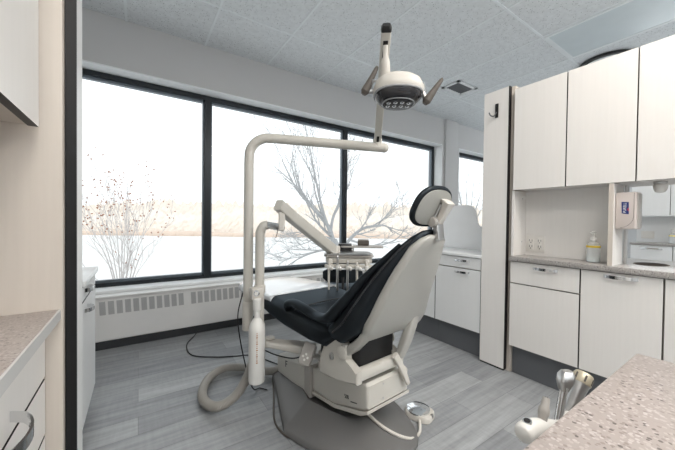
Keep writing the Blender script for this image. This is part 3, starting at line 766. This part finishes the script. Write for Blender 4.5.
sweep(bm, [(pb + hv * .040 + hu * .030, hu, hn, .024, .010, .006, 0), (pb + hv * .034 + hu * .031 + hn * .010, hu, hn, .026, .018, .008, 0), (pb + hv * .020 + hu * .032 + hn * .011, hu, hn, .020, .015, .007, 0), (pb - hv * .02 + hu * .032 + hn * .008, hu, hn, .015, .013, .006, 0), (pb - hv * .055 + hu * .030 + hn * .004, hu, hn, .017, .014, .006, 0), (pb - hv * .066 + hu * .030, hu, hn, .014, .011, .006, 0)])
obj('headrest_bracket', bm, CREAM2, hr)
obj('release_knob', lathe(nb(), [(.018, 0), (.02, .004), (.02, .016), (.016, .02), (.001, .021)], pb - hv * .052 + hu * .012, -hu, 18), GREYL, hr)
bm = nb()
for s in (.005, .022): tube(bm, [pb + hu * s - hv * .05 - hn * .004, pb + hu * (s + .006) + hv * .02 - hn * .004], .004, 8)
obj('slide_rail', bm, STEEL, hr)
obj('headrest_stem', prism(nb(), [(-.655, .95), (-.645, 1.03), (-.668, 1.03), (-.678, .95)], lambda a, b, x: Vector((x, a, b)), -.03, .012, bev=.004), STEEL, ch)
# touch keypad on the chair side
kp = nb(); kr = []
kn = Vector((-.80, -.42, .42)).normalized(); ku = Vector((.42, -.90, .06)); ku = (ku - kn * ku.dot(kn)).normalized(); kv = kn.cross(ku)
if kv.z < 0: kv = -kv
kv = (kv + ku * .22).normalized(); ku = kv.cross(kn).normalized()
kc = Vector((-.225, -.09, .365))
sweep(kp, [(kc - kn * .012, ku, kv, .030, .050, .01, 0), (kc + kn * .008, ku, kv, .032, .052, .01, 0), (kc + kn * .012, ku, kv, .028, .048, .008, 0)])
k_ = obj('touch_pad', kp, GREYL, ch)
for dx, dy in ((.013, 0), (-.013, 0), (0, .013), (0, -.013)):
    p = kc + kn * .0125 + ku * dx + kv * (dy - .016)
    sweepbm = nb(); sweep(sweepbm, [(p - kn * .001, ku, kv, .0055, .0055, .003, 0), (p + kn * .002, ku, kv, .005, .005, .003, 0)])
    obj('key', sweepbm, BOTTLEW, k_)
obj('pad_stalk', tube(nb(), [kc - kn * .01, kc + Vector((.06, .0, -.03)), Vector((-.11, -.08, .28))], .012, 10), GREYL, ch)

# ------------------------------------------------------------------ operatory light on its post
def at(u, v, d): return Vector((0, 0, H)) + d * (fw + (u - 337.5) / F * ri - (v - 225) / F * up)
lt = thing('operatory_light', 'cream operatory light on a tall bent post left of the dental chair', 'dental light', (.496, 1.616, .35))
px, py = .496, 1.616
e1 = Vector((1.157, 1.272, 1.434))
d1 = (e1 - Vector((px, py, 1.468)))
pts = [(px, py, .46), (px, py, .9), (px, py, 1.32)]
c = Vector((px, py, 1.468)); dh = Vector((d1.x, d1.y, d1.z)).normalized()
for k in range(1, 8):
    a = k / 8 * pi / 2; R_ = .11
    pts.append(Vector((px, py, 1.468 - R_)) + dh * (R_ * (1 - cos(a))) + Vector((0, 0, R_ * sin(a))))
pts += [c + dh * .13, c + dh * .4, e1]
obj('post', tube(nb(), pts, .0255, 18), CREAM, lt, True, ang=40)
obj('post_sleeve', cyl(nb(), (px, py, .42), (px, py, .575), .029, bev=.004), CREAM2, lt, True)
sph = sphere(nb(), e1, .0262, u=18, v=12); obj('end_cap', sph, CREAM, lt, True)
# rising arm towards the lamp
P0 = e1 + Vector((-.035, .018, .028)); P1 = Vector((.827, .892, 1.778)) - ri * .010
obj('pivot_collar', cyl(nb(), P0 + Vector((0, 0, -.03)), P0 + Vector((0, 0, .02)), .026, bev=.003), CREAM2, lt, True)
ad = (P1 - P0).normalized(); side = ad.cross(Vector((0, 0, 1))).normalized(); nrm = side.cross(ad)
arm = nb()
sweep(arm, [(P0, side, nrm, .019, .015, .006, 0), (P0 + ad * .12, side, nrm, .019, .016, .006, 0), (P1 - ad * .05, side, nrm, .020, .018, .006, 0), (P1, side, nrm, .020, .018, .006, 0)])
aj = obj('lamp_arm', arm, CREAM, lt, True)
bm = nb(); sweep(bm, [(P1, side, nrm, .0205, .0185, .008, 0), (P1 + ad * .012, side, nrm, .0205, .0185, .008, 0), (P1 + ad * .022, side, nrm, .015, .013, .008, 0)]); obj('arm_cap', bm, BLACKP, aj, True)
obj('arm_slot', (lambda b: sweep(b, [(P1 - ad * .10 + nrm * -.018, side, nrm, .010, .002, .0015, 0), (P1 - ad * .03 - nrm * .018, side, nrm, .010, .002, .0015, 0)]))(nb()), BLACKP, aj, True)
obj('pivot_slot', (lambda b: sweep(b, [(P0 + ad * .02 - nrm * .0145, side, nrm, .007, .002, .0015, 0), (P0 + ad * .06 - nrm * .0150, side, nrm, .007, .002, .0015, 0)]))(nb()), BLACKP, aj, True)
# drop link and lamp head
LC = at(398, 93, 1.27)
ln = Vector((-.08, -.13, -1)).normalized()          # the way the lens looks
lu = (ri - ln * ri.dot(ln)).normalized(); lu = (lu + Vector((0, 0, -.07))).normalized(); lu = (lu - ln * lu.dot(ln)).normalized(); lv = ln.cross(lu)
if lv.z < 0: lv = -lv
top = LC - ln * .058 + lv * .012 - lu * .055
q0 = P1 - ad * .045 - nrm * .022
bm = tube(nb(), [q0, q0.lerp(top, .35), q0.lerp(top, .45), q0.lerp(top, .85), top], [.010, .011, .018, .021, .020], 16)
obj('drop_link', bm, CREAM2, lt, True)
def lring(a, b, off, n=40, p=2.3, sh=0):
    o = []
    for k in range(n):
        t_ = 2 * pi * k / n
        x = abs(cos(t_)) ** (2 / p) * (1 if cos(t_) >= 0 else -1); y = abs(sin(t_)) ** (2 / p) * (1 if sin(t_) >= 0 else -1)
        o.append(LC + lu * (a * x) + lv * (b * y + sh) + ln * off)
    return o
hd = obj('lamp_housing', loft(nb(), [lring(.03, .02, -.068, sh=.012), lring(.07, .05, -.060, sh=.010), lring(.096, .072, -.040, sh=.006), lring(.106, .082, -.012, sh=.002), lring(.106, .082, .004), lring(.099, .076, .012)]), CREAM2, lt, True, ang=50)
obj('lens', loft(nb(), [lring(.098, .075, .010), lring(.095, .072, .026), lring(.080, .060, .042), lring(.045, .034, .052)]), LENS, hd, True, ang=60)
rim = nb(); rr_ = [v.copy() for v in lring(.100, .077, .012)]; rr_.append(rr_[0]); tube(rim, rr_, .0045, 8, caps=False); obj('lens_rim', rim, LENSR, hd, True, ang=80)
rim = nb(); rr_ = [v.copy() for v in lring(.066, .048, .048, sh=-.004)]; rr_.append(rr_[0]); tube(rim, rr_, .0028, 8, caps=False); obj('inner_ring', rim, LENSR, hd, True, ang=80)
for i, (a, b) in enumerate([(-.042, .012), (-.014, .016), (.014, .016), (.042, .012), (-.042, -.014), (-.014, -.012), (.014, -.012), (.042, -.014)]):
    p = LC + lu * a + lv * (b - .004) + ln * .051
    obj('led_reflector', lathe(nb(), [(.0085, -.002), (.009, .001), (.006, .0035), (.001, .0045)], p, ln, 14), REFL, hd, True)
yk = nb(); tube(yk, [LC - lu * .122 - ln * .01, LC - lu * .11 - ln * .035 + lv * .03, top, LC + lu * .105 - ln * .035 + lv * .02, LC + lu * .122 - ln * .01], .006, 10); obj('yoke', yk, CHROME, lt, True)
for s, a, b, c2 in ((-1, (373, 91), (365, 91.5), (377.5, 66.5)), (1, (422, 99), (426.5, 101), (442.5, 78.5))):
    o0 = LC + lu * s * .104 - ln * .005; o1 = at(*b, 1.26); o2 = at(*c2, 1.25)
    hb = nb(); tube(hb, [o0, o1], .010, 12); j = obj('handle_mount', hb, STEEL, lt, True)
    hb = nb(); tube(hb, [o1 + (o1 - o2).normalized() * .014, o1, o1.lerp(o2, .12), o1.lerp(o2, .5), o1.lerp(o2, .92), o2], [.010, .018, .017, .0125, .0085, .005], 12)
    obj('light_handle', hb, TAUPE, lt, True)

# ------------------------------------------------------------------ delivery unit
du = thing('delivery_unit', 'cream delivery unit with an angled arm and instrument head over the seat', 'delivery unit', (.535, 1.543, .33))
qx, qy = .535, 1.543
k1 = Vector((.60, 1.50, .995))
pts = catmull([(qx, qy, .40), (qx, qy, .62), (qx, qy, .9), (qx + .002, qy, .955), (qx + .016, qy - .008, .985), (qx + .036, qy - .018, .993)], 6)
obj('pillar', tube(nb(), pts, .024, 18), CREAM, du, True, ang=40)
obj('pillar_collar', cyl(nb(), (qx, qy, .63), (qx, qy, .675), .030, bev=.004), CREAM2, du, True)
obj('pillar_foot', cyl(nb(), (qx, qy, .36), (qx, qy, .47), .029, bev=.004), CREAM2, du, True)
b1 = at(283, 228, 1.55)
obj('knuckle', cyl(nb(), (qx + .034, qy - .017, .993), b1, .0195, bev=.003), CHROME, du, True)
b2 = at(281, 208, 1.55); b3 = at(334, 251, 2.02)
obj('riser_link', (lambda b: sweep(b, [(b1 + Vector((-.01, .004, -.012)), (1, -.3, 0), (.3, 1, 0), .014, .014, .006, 0), (b1.lerp(b2, .5), (1, -.3, 0), (.3, 1, 0), .016, .016, .006, 0), (b2, (1, -.3, 0), (.3, 1, 0), .014, .014, .006, 0)]))(nb()), CREAM2, du, True)
dd = (b3 - b2).normalized(); sd = dd.cross(Vector((0, 0, 1))).normalized(); nm = sd.cross(dd)
bm = nb(); sweep(bm, [(b2 - dd * .025 + nm * .005, sd, nm, .024, .028, .008, 0), (b2 + dd * .1, sd, nm, .024, .031, .008, 0), (b3 - dd * .05, sd, nm, .026, .034, .008, 0), (b3, sd, nm, .026, .034, .02, 0)])
obj('angled_arm', bm, CREAM, du, True)
obj('arm_pivot', cyl(nb(), b3 + Vector((.012, 0, -.045)), b3 + Vector((.012, 0, .035)), .032, bev=.006), CREAM2, du, True)
# instrument head
hc2 = Vector((1.205, 1.665, .775)); hx = Vector((.80, -.60, 0)); hy = Vector((.60, .80, 0)); hz = Vector((0, 0, 1))
def hb_(cx, cy, cz, a, b, c_, r=.01, bm=None):
    bm = bm or nb(); p = hc2 + hx * cx + hy * cy + hz * cz
    sweep(bm, [(p - hz * c_, hx, hy, a, b, r, 0), (p - hz * c_ * .6, hx, hy, a + .004, b + .004, r, 0), (p + hz * c_ * .7, hx, hy, a + .004, b + .004, r, 0), (p + hz * c_, hx, hy, a, b, r, 0)]); return bm
head = obj('instrument_head', hb_(0, 0, -.012, .150, .10, .022, .03), CREAM2, du, True)
obj('head_lip', hb_(0, -.008, .012, .160, .108, .005, .03), GREYL, head, True)
obj('mount_block', hb_(-.03, .09, .045, .045, .045, .035, .015), BLACKP, du, True)
obj('holder_bar', hb_(0, -.125, -.05, .150, .008, .012, .004), CREAM2, du, True)
for x in (-.12, .12):
    obj('bar_bracket', hb_(x, -.112, -.03, .012, .014, .028, .006), CREAM2, du, True)
obj('control_panel', hb_(.09, .10, .062, .145, .07, .006, .02), GREYL, du, True)
obj('panel_arm', hb_(.0, .10, .045, .03, .03, .028, .01), STEEL, du, True)
tag(recenter(obj('instrument_tray', hb_(-.01, -.02, .024, .150, .095, .0055, .03), STEEL)), 'flat steel instrument tray lying on the delivery unit head', 'tray')
bt = thing('small_box', 'small dark box with a pale top on the delivery unit panel', 'box', hc2 + hx * .10 + hy * .10 + hz * .068)
obj('box_body', hb_(.10, .10, .088, .036, .028, .019, .004), TAUPE, bt, True)
obj('box_lid', hb_(.10, .10, .109, .034, .026, .004, .004), GREYL, bt, True)
tips = ['leftmost handpiece hanging from the delivery unit bar', 'second handpiece from the left on the delivery unit bar', 'middle handpiece hanging from the delivery unit bar', 'fourth handpiece from the left on the delivery unit bar', 'rightmost handpiece on the delivery unit bar']
for i, x in enumerate((-.125, -.07, -.005, .055, .115)):
    p = hc2 + hx * x - hy * .145
    t = thing('handpiece', tips[i], 'dental handpiece', p + hz * -.30, group='handpieces on the delivery unit')
    L_ = (.20, .27, .26, .20, .22)[i]; top_ = (.0, .02, -.01, -.02, -.02)[i]
    ring_ = lathe(nb(), [(.012, -.012), (.014, -.010), (.014, .010), (.012, .012)], p + hz * -.055, hz, 14); obj('holder_ring', ring_, BOTTLEW, t, True)
    obj('handpiece_body', lathe(nb(), [(.005, -L_), (.007, -L_ + .05), (.008, -.07), (.0075, top_ - .01), (.005, top_), (.003, top_ + .002)], p, hz, 14), CREAM2 if i not in (1, 2) else STEEL, t, True)
    if i < 4: obj('control_knob', sphere(nb(), p + hz * -.06 + hx * .018 - hy * .012, .013, u=10, v=8), BOTTLEW, t, True)

# support arm from the chair to the two posts
s0 = Vector((.545, 1.555, .365)); s1 = wm(ch) @ Vector((-.10, .02, .315))
sdir = (s1 - s0).normalized(); ss = sdir.cross(Vector((0, 0, 1))).normalized(); sn = ss.cross(sdir)
bm = nb(); sweep(bm, [(s0 - sdir * .05, ss, sn, .020, .010, .008, 0), (s0 - sdir * .03, ss, sn, .034, .014, .010, 0), (s0 + sdir * .10, ss, sn, .038, .016, .010, 0), (s1 - sdir * .1, ss, sn, .045, .022, .012, 0), (s1, ss, sn, .045, .022, .012, 0)])
sa = obj('support_arm', bm, CREAM2, ch, True)
obj('arm_disc', cyl(nb(), s0 + Vector((.05, -.012, .010)), s0 + Vector((.05, -.012, .019)), .026, bev=.003), CREAM, sa, True)

# self-contained water bottle on its clamp
wb = thing('water_bottle', 'milky white water bottle hanging from the clamp on the post', 'water bottle', (.502, 1.483, .19))
bm = nb(); bx(bm, .474, .536, 1.475, 1.53, .612, .672, bev=.008); cb = obj('clamp_block', bm, CREAM2, wb, True)
gp = Vector((.503, 1.4755, .648)); gx = Vector((-.32, -.947, 0))
obj('gauge', lathe(nb(), [(.015, 0), (.016, .004), (.013, .007), (.001, .007)], Vector((.495, 1.477, .648)), gx, 20), CHROME, cb, True)
obj('gauge_face', lathe(nb(), [(.009, .0071), (.009, .0078), (.001, .0078)], Vector((.495, 1.477, .648)), gx, 20), BOTTLEW, cb, True)
bx0 = (.502, 1.483, .19)
obj('bottle_cap', lathe(nb(), [(.020, .372), (.021, .375), (.021, .428), (.018, .432)], bx0), BOTTLEW, wb, True)
obj('bottle_body', lathe(nb(), [(.030, 0), (.039, .006), (.041, .016), (.041, .27), (.039, .287), (.032, .307), (.022, .322), (.0145, .332), (.0135, .345), (.0145, .387)], bx0, seg=28), BOTTLEW, wb, True)
bm = nb()
mdir = Vector((-.30, -.95, 0)).normalized(); sidev = Vector((-mdir.y, mdir.x, 0))
for k in range(15):
    z = .19 + .265 - k * .0105
    p = Vector((.502, 1.483, z)) + mdir * .0412
    a = .002 + .0022 * ((k * 7) % 3) / 2
    prism(bm, [(-a, -.003), (a, -.003), (a, .003), (-a, .003)], lambda x, y, t_: p + sidev * x + Vector((0, 0, y)) + mdir * t_, -.0005, .0003)
obj('volume_marks', bm, mat('orange_print', (.45, .25, .14), .6), wb, True)

# corrugated umbilical hose looping on the floor
hp = catmull([(.79, 1.80, .055), (.70, 1.855, .034), (.585, 1.99, .032), (.47, 2.045, .032), (.365, 1.97, .032), (.305, 1.83, .032), (.302, 1.71, .034), (.345, 1.622, .045), (.42, 1.60, .08), (.48, 1.60, .15), (.515, 1.585, .25), (.528, 1.555, .355)], 14)
hz_ = []; pp = []
for i in range(len(hp) - 1):
    for k in range(4):
        pp.append(hp[i].lerp(hp[i + 1], k / 4)); hz_.append(.0250 if k in (0, 1) else .0226)
tag(recenter(obj('corrugated_hose', tube(nb(), pp, hz_, 16), HOSE, ang=75)), 'thick grey corrugated hose looping on the floor under the post', 'hose')
# thin cables
def cable(name, label, pts, r=.004, m=BLACKP):
    return tag(recenter(obj(name, tube(nb(), catmull(pts, 10), r, 8), m)), label, 'cable')
cable('floor_cable', 'thin black cable crossing the floor from the heater to the post', [(.45, 2.90, .03), (.40, 2.82, .006), (.325, 2.66, .005), (.333, 2.44, .005), (.47, 2.314, .005), (.60, 2.25, .005), (.70, 2.20, .005), (.80, 2.0, .006), (.83, 1.84, .02)])
cable('power_cable', 'grey black cable curling around the left side of the chair base', [(.775, 1.80, .03), (.735, 1.84, .008), (.65, 1.62, .006), (.575, 1.42, .006), (.575, 1.30, .006), (.615, 1.225, .006), (.652, 1.19, .006)], .0045, TAUPE)
tag(recenter(obj('cable_plug', bx(nb(), .640, .680, 1.165, 1.19, 0.0, .016, bev=.004), BLACKP)), 'small black plug at the end of the cable beside the chair base', 'plug')
cable('hanging_wire', 'thin dark wire hanging down from the light post to the floor', [(.475, 1.64, .62), (.455, 1.66, .50), (.462, 1.65, .38), (.50, 1.66, .2), (.56, 1.72, .03), (.61, 1.74, .006), (.64, 1.70, .006)], .0035)
cable('keypad_wire', 'thin black wire sagging under the cream support arm', [(.54, 1.50, .345), (.60, 1.46, .315), (.68, 1.42, .295), (.75, 1.39, .315), (.78, 1.37, .335)], .0035)
cable('knuckle_wire', 'thin wire dangling from the chrome knuckle of the delivery arm', [(.625, 1.455, 1.06), (.612, 1.458, 1.02), (.603, 1.46, .99), (.60, 1.465, .955), (.592, 1.468, .925)], .002, TAUPE)

# foot pedal with its cord
fp = thing('foot_pedal', 'round silver foot pedal on the floor right of the chair base', 'foot pedal', (1.232, 1.055, 0), radians(20))
bm = nb(); out = smooth2d([(-.06, .02), (-.05, .055), (0, .072), (.05, .055), (.06, .02), (.055, -.045), (.03, -.07), (-.03, -.07), (-.055, -.045)], 4)
loft(bm, [[Vector((x * s, y * s, z)) for x, y in out] for s, z in ((.98, 0), (1.02, .004), (1.0, .024), (.94, .03))])
obj('pedal_base', bm, CREAM2, fp)
obj('pedal_disc', lathe(nb(), [(.052, .026), (.060, .030), (.060, .037), (.045, .043), (.02, .047), (.001, .048)], (0, .005, 0), seg=32), CHROME, fp)
obj('pedal_latch', bx(nb(), -.010, .010, -.074, -.058, .010, .030, bev=.003), STEEL, fp)
cable('pedal_cord', 'cream cord running from the foot pedal to the chair base', [(1.185, 1.012, .014), (1.158, .985, .012), (1.112, .950, .014), (1.03, .925, .036), (.965, .955, .062), (.925, 1.02, .085), (.908, 1.10, .110), (.915, 1.18, .15)], .0075, CREAM2)

# operator stool behind the delivery head
stl = thing('operator_stool', 'black operator stool behind the delivery unit near the window', 'stool', (1.50, 2.17, 0))
obj('seat', lathe(nb(), [(.05, .40), (.16, .402), (.185, .415), (.19, .435), (.18, .455), (.12, .465), (.01, .466)], (0, 0, 0), seg=32), LEATHER, stl, ang=60)
obj('gas_column', lathe(nb(), [(.028, .07), (.028, .25), (.018, .252), (.018, .40)], (0, 0, 0), seg=16), STEEL, stl)
for k in range(5):
    a = 2 * pi * k / 5 + .3
    lg = obj('base_leg', (lambda b: sweep(b, [((cos(a) * .02, sin(a) * .02, .085), (-sin(a), cos(a), 0), (0, 0, 1), .022, .016, .008, 0), ((cos(a) * .24, sin(a) * .24, .068), (-sin(a), cos(a), 0), (0, 0, 1), .014, .011, .006, 0)]))(nb()), BLACKP, stl)
    c_ = Vector((cos(a) * .235, sin(a) * .235, .028)); tq = Vector((-sin(a), cos(a), 0)) * .018
    obj('caster', cyl(nb(), c_ - tq, c_ + tq, .028, bev=.004), BLACKP, lg)
bst = []
for k in range(9):
    a = radians(-173 + k * 12.5)
    bst.append(((cos(a) * .20, sin(a) * .20, .565), (0, 0, 1), (cos(a), sin(a), 0), .055 if 0 < k < 8 else .035, .018, .014, 0))
obj('backrest', sweep(nb(), bst), LEATHER, stl, ang=60)
a = radians(-123)
obj('back_bar', tube(nb(), catmull([(.10 * cos(a), .10 * sin(a), .405), (.22 * cos(a), .22 * sin(a), .40), (.24 * cos(a), .24 * sin(a), .46), (.215 * cos(a), .215 * sin(a), .56)], 5), .011, 10), BLACKP, stl)

# ------------------------------------------------------------------ outdoors
GZ = -2.2
bm = nb(); vs = [bm.verts.new(p) for p in ((-120, 3.6, GZ), (260, 3.6, GZ), (260, 220, GZ), (-120, 220, GZ))]; bm.faces.new(vs)
struct('ground', bm, SNOW)
def hp_(s, d): q = Vector((fw.x, fw.y, 0)).normalized() * d + r0 * s; return q
rnd = random.Random(5)
bm = nb()
for i in range(60):
    s = -75 + i * 2.6
    p = hp_(s, 57 + rnd.uniform(-.6, .6))
    sphere(bm, (p.x, p.y, GZ + .1), 1.0, (2.4, 2.0, .5 + rnd.random() * .35), 8, 5)
o = obj('grass_bank', bm, BANK, ang=80); tag(o, 'pale dry grass along the far shore below the woodland', 'grass'); o['kind'] = 'stuff'
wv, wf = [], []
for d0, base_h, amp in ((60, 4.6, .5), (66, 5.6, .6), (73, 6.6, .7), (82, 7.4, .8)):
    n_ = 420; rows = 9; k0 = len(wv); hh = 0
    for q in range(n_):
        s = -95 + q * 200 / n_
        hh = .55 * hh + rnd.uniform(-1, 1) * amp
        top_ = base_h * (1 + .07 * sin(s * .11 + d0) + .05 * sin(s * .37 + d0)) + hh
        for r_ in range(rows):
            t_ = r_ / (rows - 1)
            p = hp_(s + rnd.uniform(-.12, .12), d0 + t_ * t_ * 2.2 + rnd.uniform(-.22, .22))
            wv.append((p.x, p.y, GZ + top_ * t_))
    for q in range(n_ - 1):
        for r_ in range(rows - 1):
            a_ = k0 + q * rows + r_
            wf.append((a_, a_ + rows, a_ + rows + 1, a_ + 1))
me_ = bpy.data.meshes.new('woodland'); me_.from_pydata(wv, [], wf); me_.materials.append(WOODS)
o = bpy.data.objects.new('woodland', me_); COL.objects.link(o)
o['kind'] = 'stuff'; tag(o, 'washed-out peach band of woodland across the water', 'woodland'); o['kind'] = 'stuff'

def limb(bm, pts, r0_, r1_, rng, depth, spread=.6, n=6, leafs=None):
    P = catmull(pts, 5); m = len(P)
    tube(bm, P, [r0_ + (r1_ - r0_) * k / (m - 1) for k in range(m)], 6 if r0_ > .02 else 4, caps=False)
    if depth <= 0:
        if leafs is not None: leafs.append(P[-1])
        return
    L_ = sum((a - b).length for a, b in zip(P, P[1:]))
    for j in range(n):
        k = int(m * (.22 + .76 * (j + rng.random() * .8) / n)); k = min(m - 2, max(1, k))
        t_ = (P[k + 1] - P[k - 1]).normalized()
        dv = Vector((rng.gauss(0, 1), rng.gauss(0, 1), rng.gauss(.25, .8)))
        dv = (t_ + dv.normalized() * spread * rng.uniform(.8, 1.5)).normalized()
        ll = L_ * rng.uniform(.32, .6); a = P[k]
        mid = a + dv * ll * .5 + Vector((rng.gauss(0, 1), rng.gauss(0, 1), rng.gauss(0, 1))) * ll * .045
        e = a + dv * ll + Vector((0, 0, ll * .08))
        rr = (r0_ + (r1_ - r0_) * k / (m - 1)) * .62
        limb(bm, [a, mid, e], max(rr, .0055), max(rr * .35, .0035), rng, depth - 1, spread, n, leafs)
# bare tree
D = 11.0
def px(u, v, dd=0): return at(u, v, D + dd)
t = px(344, 262); root = Vector((t.x, t.y, GZ))
tr = thing('bare_tree', 'tall bare grey tree outside the middle window', 'tree', root)
rng = random.Random(3); bm = nb()
limb(bm, [root + Vector((0, 0, -.1)), px(345, 290), px(342, 258), px(334, 240)], .17, .12, rng, 0)
limb(bm, [px(342, 258), px(333, 240, .1), px(328, 226, .2), px(312, 207, .5), px(296, 188, .8), px(282, 160, 1.0)], .115, .02, rng, 3, .55, 6)
limb(bm, [px(330, 232), px(324, 215, -.3), px(318, 190, -.6), px(313, 165, -.8), px(309, 143, -.9)], .07, .012, rng, 3, .5, 6)
limb(bm, [px(330, 236), px(333, 218, .3), px(340, 200, .8), px(346, 175, 1.2), px(352, 155, 1.4)], .07, .012, rng, 3, .55, 6)
limb(bm, [px(340, 252), px(351, 238, -.3), px(362, 229, -.5), px(375, 226, -.7), px(386, 226, -.8), px(393, 233, -.8)], .075, .018, rng, 3, .6, 6)
limb(bm, [px(342, 258), px(330, 250, -.5), px(315, 252, -.8), px(300, 258, -1), px(284, 268, -1.1)], .055, .012, rng, 3, .6, 6)
limb(bm, [px(335, 240), px(318, 235, .6), px(300, 232, 1), px(280, 236, 1.2)], .045, .01, rng, 3, .6, 6)
limb(bm, [px(350, 240, -.3), px(372, 246, -.6), px(395, 240, -.8), px(408, 225, -1)], .04, .01, rng, 3, .6, 4)
obj('branches', bm, BARK, tr, True, ang=80)
# shrub with a few dry leaves
t = at(124, 262, 9); root = Vector((t.x, t.y, GZ))
sh_ = thing('leafy_shrub', 'multi stemmed shrub with sparse orange brown leaves outside the left window', 'shrub', root)
bm = nb(); leafs = []; rng = random.Random(8); D = 9.0
for u, v, dd in ((98, 228, .3), (106, 220, -.4), (116, 214, .2), (126, 216, -.3), (136, 220, .4), (147, 228, -.2), (156, 240, .3), (92, 238, -.3), (122, 222, .6)):
    b = px(122 + (u - 122) * .25, 285, dd * .3)
    limb(bm, [root + Vector((rng.uniform(-.1, .1), rng.uniform(-.1, .1), -.05)), b, px(122 + (u - 122) * .6, 252, dd * .6), px(u, v, dd)], .026, .006, rng, 3, .42, 3, leafs)
obj('stems', bm, BARK2, sh_, True, ang=80)
bm = nb()
for p in leafs:
    for q in range(rng.choice((1, 1, 2))):
        c_ = p + Vector((rng.gauss(0, .04), rng.gauss(0, .04), rng.gauss(0, .04)))
        if c_.z < .35 and rng.random() < .7: continue
        a = Vector((rng.gauss(0, 1), rng.gauss(0, 1), rng.gauss(0, 1))).normalized() * .036; b = a.orthogonal().normalized() * .027
        bm.faces.new([bm.verts.new(c_ + x) for x in (-a, b, a, -b)])
o = obj('dry_leaf', bm, LEAF, sh_, True); o['kind'] = 'stuff'
# pale small tree in the far window
t = at(468, 230, 16); root = Vector((t.x, t.y, GZ)); D = 16.0
st_ = thing('bare_tree', 'faint small bare tree seen in the far right window', 'tree', root)
bm = nb(); rng = random.Random(21)
for u, v in ((458, 182), (466, 176), (474, 180), (482, 192)):
    limb(bm, [root, px(467, 240), px(467 + (u - 467) * .5, 212), px(u, v)], .05, .01, rng, 2, .5, 4)
obj('branches', bm, BARK, st_, True, ang=80)

# ------------------------------------------------------------------ light
w = bpy.data.worlds.new('overcast_sky'); SC.world = w; w.use_nodes = True
nt = w.node_tree; N = nt.nodes; L = nt.links
bg = N['Background']; bg.inputs[1].default_value = 1.5
tc = N.new('ShaderNodeTexCoord'); sp_ = N.new('ShaderNodeSeparateXYZ'); L.new(tc.outputs['Generated'], sp_.inputs[0])
cr = N.new('ShaderNodeValToRGB'); cr.color_ramp.elements[0].color = (.96, .97, .985, 1); cr.color_ramp.elements[1].color = (.95, .975, 1, 1)
cr.color_ramp.elements[0].position = 0; cr.color_ramp.elements[1].position = .6
L.new(sp_.outputs[2], cr.inputs[0]); L.new(cr.outputs[0], bg.inputs[0])
def area(name, loc, rot, sx, sy, e, col):
    l = bpy.data.lights.new(name, 'AREA'); l.shape = 'RECTANGLE'; l.size = sx; l.size_y = sy; l.energy = e; l.color = col
    o = bpy.data.objects.new(name, l); COL.objects.link(o); o.location = loc; o.rotation_euler = rot
    return o
for i, (x, y) in enumerate([(.2, -.6), (1.6, -1.6), (1.5, -.1), (4.3, .6), (4.9, -1.2)]):
    area('ceiling_lamp.%03d' % i, (x, y, CH - .02), (0, 0, 0), .55, 1.1, 24 if x < 3 else 9, (1, .92, .84))
for i, (x0, x1) in enumerate([(-.6, .53), (.6, 2.15), (2.25, 3.88), (4.4, 6.5)]):
    l = area('daylight.%03d' % i, ((x0 + x1) / 2, YG + .15, 1.33), (radians(-90), 0, 0), x1 - x0, 1.7, 1, (.93, .97, 1))
    l.data.cycles.is_portal = True
for i, (x, y) in enumerate([(.6, -1.9), (3.6, -1.9), (6.3, .8)]):  # added unseen area lights aimed up to brighten the ceiling, no real fixtures
    area('ceiling_fill.%03d' % i, (x, y, 1.75), (radians(180), 0, 0), .9, .9, 46, (.92, .97, 1))
SC.view_settings.view_transform = 'Standard'
SC.view_settings.look = 'None'
SC.view_settings.exposure = 0
SC.cycles.max_bounces = 8
SC.cycles.transparent_max_bounces = 12
SC.cycles.sample_clamp_indirect = 6
SC.cycles.use_denoising = True
